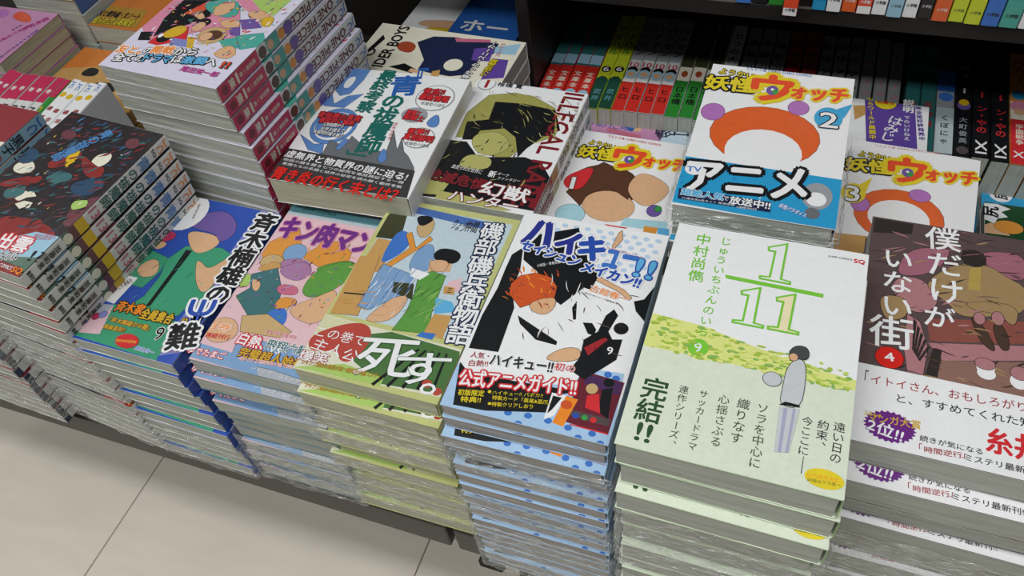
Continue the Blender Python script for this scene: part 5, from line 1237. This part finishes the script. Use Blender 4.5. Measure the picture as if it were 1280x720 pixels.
# ------------------------------------------------------------ setting: floor, tables, bookcase
fl = MB(); fl.box((-4, -3, -.03), (3, 2.4, -.003), M_GROUT); floor = link('floor', fl.mesh('floor'), kind='structure')
tm = MB(); ts = .45; tm.box((.0008, .0008, -.004), (ts-.0008, ts-.0008, 0), M_TILE, .0008); tme = tm.mesh('tile')
for i in range(-4, 4):
    for j in range(-3, 4): link('tile', tme, floor, Matrix.Translation((-.36+i*ts, -.085+j*ts, 0)))
def table(x0, x1, label):
    t = link('display_table', None, None, Matrix.Translation((x0, .258, 0)), label=label, category='display table'); L = x1-x0
    def pt_(n, a, b, m=M_FASCIA, ch=.0015): q = MB(); q.box(a, b, m, ch); return link(n, q.mesh(n), t)
    h = DECK+ZO
    pt_('tabletop', (.001, .002, h-.022), (L-.001, .72, h), M_BOARD)
    pt_('front_rail', (.001, .0, h-.066), (L-.001, .02, h-.0225)); pt_('back_rail', (.001, .70, h-.066), (L-.001, .72, h-.0225))
    for lx in (.012, L-.04):
        for ly in (.085, .64):
            g = pt_('leg', (lx, ly, .012), (lx+.028, ly+.028, h-.0225), M_FASCIA, .003); q = MB(); q.box((lx-.004, ly-.004, .0005), (lx+.032, ly+.032, .012), M_FOOT, .003); link('rubber_foot', q.mesh('rubber_foot'), g)
table(-1.25, -.238, 'low dark metal display table under the left piles of comics')
table(-.232, .70, 'low dark metal display table under the right piles, beyond the gap')
bc = link('bookcase', None, None, Matrix.Translation((-.62, .70, 0)), label='dark bookcase standing behind the piles, books on its shelves', category='bookcase')
def bcp(n, a, b): q = MB(); q.box(a, b, M_BOARD, .0015); return link(n, q.mesh(n), bc)
bcp('back_panel', (-.9, .285, .0), (1.32, .30, 1.9)); bcp('side_panel', (-.002, .285, 0), (.0, .29, .3)) if 0 else None
SB = -.4565+ZO
bcp('shelf', (.327, .02, SB-.0), (1.32, .284, SB+.016)); bcp('upright', (.312, .04, DECK+ZO+.001), (.3265, .284, 1.9)); bcp('upright', (1.3205, .02, 0), (1.34, .284, 1.9))
bcp('shelf', (-.9, .20, .80), (-.001, .284, .818)); bcp('shelf', (.0, -.03, .70), (.311, .284, .718)); bcp('shelf', (.327, .03, 1.16), (1.32, .284, 1.18)); bcp('shelf', (.327, .03, 1.56), (1.32, .284, 1.58))  # shelf over the left bay is out of view, added to shade the books
# ------------------------------------------------------------ piles
_film_n = [0]
def film(x, y, z0, z1, W, H, yaw, label):
    """loose clear wrap round the front half of a bundle"""
    rnd = random.Random(_film_n[0]); _film_n[0] += 1
    nu, nv = 90, max(6, int((z1-z0)/.002)); path = [(-.002, H*.6), (-.002, -.002), (W+.002, -.002), (W+.002, H*.6)]
    segs = [math.dist(path[i], path[i+1]) for i in range(3)]; tot = sum(segs); vs = []
    ph = [rnd.uniform(0, 6) for _ in range(6)]
    for j in range(nv+1):
        for i in range(nu+1):
            d = tot*i/nu; k = 0
            while k < 2 and d > segs[k]: d -= segs[k]; k += 1
            a, b = path[k], path[k+1]; t = d/segs[k]; px, py = a[0]+(b[0]-a[0])*t, a[1]+(b[1]-a[1])*t
            s = tot*i/nu; zz = z0+(z1-z0)*j/nv
            off = .0006*math.sin(s*180+ph[0]+zz*500)+.0005*math.sin(zz*900+ph[1]+2*math.sin(s*60))+rnd.uniform(-.0005, .0005)
            nx_, ny_ = ((-1, 0), (0, -1), (1, 0))[k]
            vs.append((px+nx_*off, py+ny_*off, zz+(.0015*math.sin(s*90+ph[2]) if j in (0, nv) else 0)))
    fs = [(j*(nu+1)+i, j*(nu+1)+i+1, (j+1)*(nu+1)+i+1, (j+1)*(nu+1)+i) for j in range(nv) for i in range(nu)]
    me = bpy.data.meshes.new('shrink_wrap'); me.from_pydata(vs, [], fs); me.materials.append(FILM)
    for p_ in me.polygons: p_.use_smooth = True
    link('shrink_wrap', me, None, place(x, y, 0, yaw), label=' '.join(label.split()[:16]), category='plastic wrap', group='clear wraps round bundles in the piles')
def pile(key, desc, n, cover, pages='pages', offs=None, films=(), spine=None, edge=None, jit=.0015, yj=.6, gap=.0014, base=DECK, name='comic_book', cat='comic book', xo=None, first=None, tops=None):
    x, y, z, yaw, W, H = FRAMES[key]; rnd = random.Random(key)
    pitch = (z-base)/n; src = make_book(name, W, H, pitch-gap, cover, pages, OPS.get(key), spine, edge)
    for i in range(n):
        o = src if i == 0 else dup(src)
        dy = (offs[i] if offs and i < len(offs) else (offs[-1] if offs else 0)) + (rnd.uniform(-jit, jit) if i else 0)
        dx = (xo[i] if xo and i < len(xo) else (xo[-1] if xo else 0)) + (rnd.uniform(-jit, jit)*.7 if i else 0)
        zb = z-(pitch-gap)-i*pitch
        a = R(yaw); 
        o.matrix_basis = place(x+dx*math.cos(a)-dy*math.sin(a), y+dy*math.cos(a)+dx*math.sin(a), zb, yaw+(rnd.uniform(-yj, yj) if i else 0))
        if i == 0: o['label'] = f'{desc}, topmost of its pile' if n > 1 else desc
        else: o['label'] = f'{ORD[i]} copy from the top of the pile of {desc.split(", ")[0].replace(" comic", " comics", 1)}'
        if n > 1: o['label'] = ' '.join(o['label'].split()[:16])
        o['category'] = cat
        if n > 1: o['group'] = f'pile of {desc.split(", ")[0]}'
    for q, (i0, i1) in enumerate(films):
        dyy = min(offs[min(i0, len(offs)-1)], offs[min(i1, len(offs)-1)]) if offs else 0
        dxx = xo[min(i0, len(xo)-1)] if xo else 0
        film(x+dxx-.001, y+dyy-.002, z-(i1+1)*pitch, z-i0*pitch-.001, W+.003, H, yaw, f'clear crinkled wrap round {["upper","middle","lower","lowest"][q] if len(films)>1 else "lower"} bundle in pile of {desc.split(", ")[0]}')
    return src
S_EXO = [('S','JC',.015,.085,'orange',.62),('H','SQ.',.11,'ink2',.3),('V','青',.145,.235,'exblue2',1.0),('V','の祓魔師',.235,.50,'dkteal',.85),('H','13',.545,'rose',.7),('B','yellow2',.60,.66),('B','exmaroon',.66,.70),('B','exgreen',.70,.745),('E','cream2',.72,.35),('V','加藤和恵',.77,.91,'ink2',.62),('H','集英社',.955,'ink2',.3)]
S_OP = [('S','JC',.01,.07,'blue3',.62),('S','ONE PIECE',.10,.42,'maroon',.6),('S','ワンピース',.09,.26,'black',.18),('E','violet',.455,.42,1.2),('E','orange2',.51,.35),('B','tealg',.535,.63),('E','skin',.60,.3),('E','brown',.665,.38),('B','spink',.70,1),('V','尾田栄一郎',.725,.85,'cream2',.62),('H','一',.865,'cream2',.5),('H','集',.905,'cream2',.5),('E','dred2',.955,.3)]
S_JOC = [('B','sky2',0,.5),('S','JC',.02,.12,'blue3',.7),('V','黒子',.16,.30,'black',.9),('V','の',.31,.36,'red',.7),('B','exmaroon',.55,.6),('B','navy2',.96,1),('V','藤巻',.75,.9,'black',.6)]
S_ILL = [('S','JC',.02,.08,'cyan',.6),('S','ILLEGAL RARE',.13,.55,'ink2',.6),('B','olgold',.58,.68),('B','dred2',.68,1),('S','SHIIBASHI',.74,.95,'cream2',.5)]
pile('exo', 'white-spined dark blue and red fantasy comic, second pile of front row', 19, 'spinew', spine=S_EXO, jit=.0012, films=[(6,11),(13,17)], xo=[0,0,.001,.001,0,-.002])
pile('joc', 'light blue-spined comic with red cover, at left end of front row', 19, 'spinew', spine=S_JOC, jit=.0012, films=[(8,11),(13,17)])
pile('saiki', 'green and blue school comedy comic, beside the dark fantasy pile', 12, 'spinew', spine=[('B','blue2',0,1)], films=[(8,11)], jit=.0022, offs=[0,-.001,0,.002], xo=[0,-.002,0,.001])
pile('kin', 'pink, gold and blue wrestling comic, with purple title', 11, 'teal2', films=[(6,7),(8,10)], offs=[0,-.004,-.001,-.005,-.002,-.003], jit=.003, edge='blue5')
pile('isobe', 'olive-edged comic with green paper band, showing samurai-period colours', 11, 'olive', 'pages3', edge='olive', films=[(1,3),(6,9)], offs=[0,-.010,-.003,-.008,-.004], jit=.004)
pile('haik', 'blue dotted sports guidebook with orange and black cover, next to green one', 19, 'ltblue2', 'pages2', edge='ltgrey', films=[(2,4),(8,10),(12,15),(16,18)], offs=[0,.001,-.006,-.003,-.002,-.007,-.006,-.008,-.003], jit=.002)
pile('one11', 'white comic with large green fraction, pale green paper band', 14, 'band', edge='lime', films=[(3,6),(8,11)], offs=[0,.001,-.007,.002,.006,.004,.002,.004], xo=[0,.002,.001,.003], jit=.002)
pile('boku', 'dark brown town comic with white paper band, rightmost of front row', 12, 'bk_base', edge='white', films=[(3,5),(7,10)], offs=[0,-.012,-.006,-.014,-.008,-.016], jit=.002)
pile('op', 'thick purple-spined pirate comic with pink foot, tallest pile in middle row', 21, 'spinew', spine=S_OP, jit=.0012, offs=[0,.001,0,.002], xo=[0,0,0,.005,.009,.009,.008,.006], yj=.4)
pile('blue', 'thick white and blue study guide with charcoal paper band, behind wrestling pile', 8, 'white', 'pages3', offs=[0,.018])
pile('ill', 'white comic with vertical dark red capitals, between blue guide and first volume', 13, 'white', spine=S_ILL)
pile('yo1', 'white comic with red number 1 badge, behind the sports guidebook', 11, 'white')
pile('yo2', 'white comic with cyan number 2 badge, blue paper band, tallest in middle', 15, 'white', offs=[0,.004,0,.003], films=[(0,0)])
pile('yo3', 'white comic with number 3 badge, right of the blue-banded one', 9, 'white')
pile('jump', 'grey comic with teal top strip, hidden behind wrestling pile', 1, 'ltgrey') if 0 else None
# ------------------------------------------------------------ odd books lying about
def single(key, label, T, cover, pages='pages', under=0, spine=None, cat='comic book', name='comic_book', glabel=None, flip=False):
    x, y, z, yaw, W, H = FRAMES[key]; src = make_book(name, W, H, T-.0012, cover, pages, OPS.get(key), spine, flip=flip)
    src.matrix_basis = place(x, y, z-T+.0012, yaw); src['label'] = label; src['category'] = cat; rnd = random.Random(key)
    for i in range(under):
        o = dup(src); o.matrix_basis = place(x+rnd.uniform(-.002, .002), y+rnd.uniform(-.002, .002), z-(i+2)*T+.0012, yaw+rnd.uniform(-.8, .8))
        o['label'] = f'{ORD[i+1]} copy down under the {glabel}'; o['category'] = cat; o['group'] = f'pile under {glabel}'
    if under: src['group'] = f'pile under {glabel}'
    return src
single('rider', 'white cycling comic lying sideways, black capitals, under the dark shelf', .0205, 'white', under=9, glabel='sideways white cycling comic')
single('haji', 'white and purple banded comic lying flat on the spine-up row', .0125, 'white', 'pages')
single('pinkhand', 'pink flat comic with blue handwriting, before the red-footed spines', .0165, 'mauve2', under=4, glabel='pink comic with blue handwriting')
single('kei', 'small pale blue booklet with dark characters, below green spines', .0155, 'paleblue', under=5, glabel='pale blue booklet', cat='booklet', name='booklet')
single('siri', 'cyan comic with white oval at right edge, below black spines', .0145, 'cyan2', under=3, glabel='cyan comic with white oval')
single('siri2', 'green and orange comic lying half over the cyan one', .0145, 'white')
single('orange', 'orange and yellow illustrated book, behind the tallest left pile', .029, 'orange4', under=2, cat='book', name='picture_book', glabel='orange and yellow illustrated book')
single('pinkmag', 'pink romance comic lying sideways, top of the far left pile', .018, 'mauve2', 'pages3', under=5, glabel='sideways pink romance comic')
def stackof(n, x, y, ztop, W, H, T, yaw, label, cover, pages='pages', spine=None, ops=None, cat='comic book', name='comic_book', edge=None):
    src = make_book(name, W, H, T-.0012, cover, pages, ops, spine, edge); rnd = random.Random(label)
    for i in range(n):
        o = src if i == 0 else dup(src); o.matrix_basis = place(x+rnd.uniform(-.001, .001), y+rnd.uniform(-.001, .001), ztop-(i+1)*T+.0012, yaw+rnd.uniform(-.4, .4))
        o['label'] = label if i == 0 else f'{ORD[i]} down in pile of {label.split(",")[0]}'
        o['category'] = cat
        if n > 1: o['group'] = 'pile of '+label.split(',')[0]
stackof(2, -1.162, .80, -.565, .128, .176, .0235, 0, 'blue-spined comic, on the grey-paged pile behind pink comics', 'white', spine=[('B','blue3',0,1),('V','漫画',.1,.3,'white',.6)], edge='yellow')
stackof(4, -1.163, .80, -.612, .128, .176, .0255, 0, 'yellow-edged thick comic, under the blue-spined ones', 'ltgrey', edge='yellow')
stackof(2, -1.05, .662, -.66, .176, .125, .0265, 0, 'tan and orange book lying low before the orange one', 'tan2', ops=[['P','cover_art','orange4',[[0,70],[90,95],[90,125],[0,125]],0],['P','cover_art','black',[[40,60],[70,62],[66,80],[44,82]],1],['P','cover_art','black',[[70,20],[125,28],[120,55],[75,52]],1],['P','cover_art','rust',[[110,60],[170,65],[160,100],[115,90]],1]])
stackof(4, -.49, .70, -.56, .112, .176, .014, -2, 'white comic with yellow and blue cover, behind the purple spines', 'white', ops=[['P','cover_art','yellow2',[[30,20],[85,20],[80,90],[60,110],[35,95]],0],['P','cover_art','blue4',[[20,0],[112,0],[112,20],[30,22]],0],['P','cover_art','skin',[[20,95],[100,105],[100,120],[20,112]],1],['P','cover_art','blue4',[[95,0],[112,0],[112,176],[100,176]],0]])
stackof(4, -.412, .716, -.545, .088, .17, .0165, -2, 'deep blue comic with white characters, in the shade under shelf', 'navy2', ops=[['P','cover_art','blue4',[[0,0],[88,0],[88,170],[0,170]],0],['T','lettering','ホー',[12,70],[70,72],22,'white',None,0,.06,'h'],['P','cover_art','red',[[5,30],[60,25],[55,45],[8,50]],1]])
# ------------------------------------------------------------ books stored spine up
SU = Matrix(((0, 0, -1, 0), (0, 1, 0, 0), (1, 0, 0, 0), (0, 0, 0, 1)))     # spine up, cover facing left
SF = Matrix(((0, 0, -1, 0), (-1, 0, 0, 0), (0, 1, 0, 0), (0, 0, 0, 1)))    # standing, spine facing the aisle
KINDS = {}
def spineup(x, y, ztop, T, kind, label, group, W=.110, H=.176, tilt=4.5, lean=0):
    if kind not in KINDS: KINDS[kind] = make_book('comic_book', W, H, T, SPN[kind][0], SPN[kind][1], None, SPN[kind][2], back=(kind == 'gag')); o = KINDS[kind]
    else: o = dup(KINDS[kind])
    o.matrix_basis = Matrix.Translation((x+T, y, ztop-W+ZO)) @ Matrix.Rotation(R(tilt), 4, 'X') @ Matrix.Rotation(R(lean), 4, 'Y') @ SU
    o['label'] = label; o['category'] = 'comic book'; o['group'] = group
SPN = {
 'redcap': ('red','pages',[('B','dteal',0,.50),('B','sky2',.50,.60),('B','dteal',.60,.62),('B','sred2',.62,1),('V','文庫本',.68,.86,'cream2',.6),('E','sky2',.9,.4)]),
 'yel': ('lime2','pages',[('B','lime2',0,.72),('V','アオハル',.12,.45,'sgreen',.85),('E','black',.60,.38),('H','6',.60,'white',.5),('V','一',.66,.70,'ink2',.6),('B','sdgreen',.72,1),('E','sdgreen',.72,.5),('V','武井',.8,.93,'tealb',.6)]),
 'ban': ('spinew','pages',[('B','grey6',0,.48),('V','バクマン',.10,.44,'black',.85),('H','10',.53,'spink',.6),('E','black',.585,.42),('E','sky2',.63,.45,1.3),('E','skin',.63,.3),('B','white',.68,.71),('B','sred2',.71,1),('V','ヒロ',.75,.90,'black',.7)]),
 'grn': ('spinew','pages',[('B','dkolive',0,.50),('B','cream2',.50,.64),('E','rust',.57,.25,1.5),('B','sgreen',.64,1),('V','日本橋',.70,.88,'black',.75)]),
 'seven': ('spinew','pages',[('V','七つの大',.08,.42,'ink2',.75),('E','purple',.50,.4),('E','orange3',.63,.45,1.4),('V','鈴木央',.74,.93,'ink2',.7)]),
 'gry': ('grey3','pages',[('V','進撃の巨',.1,.6,'ink2',.8),('E','dteal',.7,.35)]),
 'redk': ('dred','pages',[('V','ジャジャ',.1,.5,'ink4',.8),('E','cream2',.6,.35),('B','dred2',.7,1)]),
 'aka': ('grey3','pages',[('V','紅牙アカ',.05,.58,'black',.85),('E','dred',.8,.3)]),
 'pnk': ('grey3','pages',[('V','アスハーツ',.1,.6,'rose',.75),('E','black',.68,.42),('E','cream2',.69,.25)]),
 'dkc': ('dteal','pages',[('V','暗号',.1,.4,'black',.9),('V','名探偵',.55,.8,'dred',.7)]),
 'clr': ('grey6','pages',[('B','dkolive',0,.25),('B','blue4',.25,.45),('E','blue3',.5,.4),('B','ltgrey',.6,1),('V','くぼにゃ',.66,.93,'ink2',.5)]),
 'blk1': ('black','pages',[('V','ハバラ',.1,.32,'grey6',.6),('H','1',.42,'white',.5),('E','violet',.56,.4),('E','yellow2',.53,.3),('V','大町俊英',.66,.90,'grey6',.5),('E','grey5',.95,.35)]),
 'blkr': ('black','pages',[('H','1',.45,'red',.5),('V','ン・やの',.55,.80,'red',.7),('S','XI',.86,.97,'white',.6)]),
 'rdp': ('orange2','pages',[('B','orange2',0,.45),('V','ハカノ',.05,.3,'rust',.8),('E','cyan2',.40,.4),('B','cream2',.46,.62),('E','pinkm',.50,.5),('E','skin',.55,.3),('B','red',.62,1),('V','学園戦争',.66,.84,'cream2',.5),('H','XI',.92,'white',.5)]),
 'blkw': ('black','pages',[('V','の迷宮',.05,.38,'grey3',.8),('H','2',.45,'blue4',.6),('H','0',.57,'spink',.8),('V','設楽清',.62,.85,'white',.85),('H','XI',.93,'red',.5)]),
 'uno': ('spinew','pages3',[('B','spink',0,.28),('V','巻',.1,.22,'white',.6),('S','NOVELU',.34,.78,'ink4',.6),('E','red',.86,.45),('E','white',.86,.25),('B','sgreen',.95,1)]),
 'gag': ('white','pages3',[('S','JC',.02,.10,'blue3',.5),('E','yellow2',.17,.36),('V','磯部磯兵衛物',.28,.85,'dred',.6)]),
 'gagg': ('sgreen','pages3',[('S','GREEN',.3,.9,'gold',.5),('B','spink',0,.2)]),
}
def run(x, y, z, seq, where, group):
    cnt = {}
    tot = {}
    for k, n, T, g, d in seq: tot[k] = tot.get(k, 0)+n
    for k, n, T, g, d in seq:
        for i in range(n):
            c = cnt.get(k, 0); cnt[k] = c+1
            o_ = ['leftmost', 'second from left', 'third from left', 'fourth from left', 'fifth from left', 'sixth from left', 'seventh from left'][c]
            spineup(x, y+random.Random(x).uniform(-.003, .003), z+(c % 2)*.001, T, k, (f'{d} {where}, {o_} of {tot[k]}' if tot[k] > 1 else f'{d} {where}'), group, tilt=3.0)
            x += T+.0006+g
    return x
run(-.292, .733, -.594, [('redcap',4,.0150,0,'red-footed comic with pale blue label'),('yel',2,.0150,0,'yellow and dark green comic'),('ban',4,.0146,0,'grey comic with bright red foot'),('grn',3,.0150,.0004,'comic with bright green foot'),('seven',1,.016,.003,'white-footed comic with orange spot'),
  ('gry',3,.0150,.0006,'plain grey comic'),('redk',2,.0165,.0012,'dim red comic'),('aka',3,.0138,.001,'grey comic with black title'),('pnk',3,.0130,.001,'grey comic with pink title')], 'stored spine up under shelf', 'spine-up comics under the dark shelf')
run(.109, .733, -.594, [('dkc',2,.0150,0,'dark teal comic'),('clr',1,.018,0,'pale comic with blue spot'),('blk1',1,.0165,0,'black comic with white number'),('blkr',2,.0170,0,'black comic with red characters'),('rdp',1,.0175,0,'orange comic with red foot'),('blkw',4,.0150,0,'black comic with pink numeral')], 'stored spine up under shelf', 'spine-up comics at the right under shelf')
xx = run(-1.015, .466, -.600, [('uno',7,.0135,0,'pink-topped white spine comic'),('gagg',1,.010,0,'green spine comic'),('gag',4,.0135,0,'white comic with yellow dot')], 'in left spine-up row', 'spine-up comics at far left')
# ------------------------------------------------------------ books standing on the upper shelf
UP = [('blue3',.0145,'太',0),('black',.015,'集',0),('sgreen',.0145,'緑',0),('ored',.0135,'小学館',-1),('black',.011,None,0),('cyan2',.0125,'青',0),('white',.0130,'小学館',0),('orange3',.0130,'島',0),('ored',.0128,'小学館',0),('white',.0128,'小学館',0),('sky2',.0130,'ウ',0),('white',.0125,'小学館',0),('black',.0118,'小学館',0),('orange3',.0135,'涛',0),('lime2',.0130,'じ',0),('lime2',.0133,'じ',0),('blue3',.0140,'太',0),('tealg',.0150,'誠',0),('white',.014,'花',0),('rose',.014,'空',0),('ored',.014,'山',0),('white',.014,'川',0)]
CN = dict(blue3='blue', black='black', sgreen='green', ored='red', cyan2='cyan', white='white', orange3='orange', sky2='light blue', lime2='yellow', tealg='teal', rose='pink')
x = -.074; seen = {}
for c, T, ch, low in UP:
    if ch is None: x += T; continue
    spec = [('B', c, 0, .96)] + ([('B', 'white', .955, 1)] if low or c in ('ored',) else [('B', c, .96, 1)])
    tc = 'white' if c in ('blue3', 'black', 'orange3', 'ored', 'rose') and ch != '太' else 'ink2'
    if ch == '小学館': spec.append(('H', ch, .965 if low else .93, 'ink2' if c == 'white' or low else 'white', .28))
    else: spec += [('V', ch, .76, .87, tc, .85), ('H', '小学館', .935, tc, .25)]
    o = make_book('comic_book', .112, .173, T-.0008, c, 'pages', None, spec)
    dyy, dzz = (.016, -.0) if low else (.003*random.Random(x).random(), 0)
    o.matrix_basis = Matrix.Translation((x+T, .716+.115-.0-dyy, SB+.0165)) @ SF
    k = seen.get(c, 0); seen[c] = k+1
    o['label'] = f'{["", "second ", "third ", "fourth ", "fifth ", "sixth "][k]}{CN[c]}-spined comic from the left standing on the upper shelf' if not low else 'red and white spined comic jutting out over the upper shelf edge'
    o['category'] = 'comic book'; o['group'] = 'comics standing on the upper shelf'
    x += T
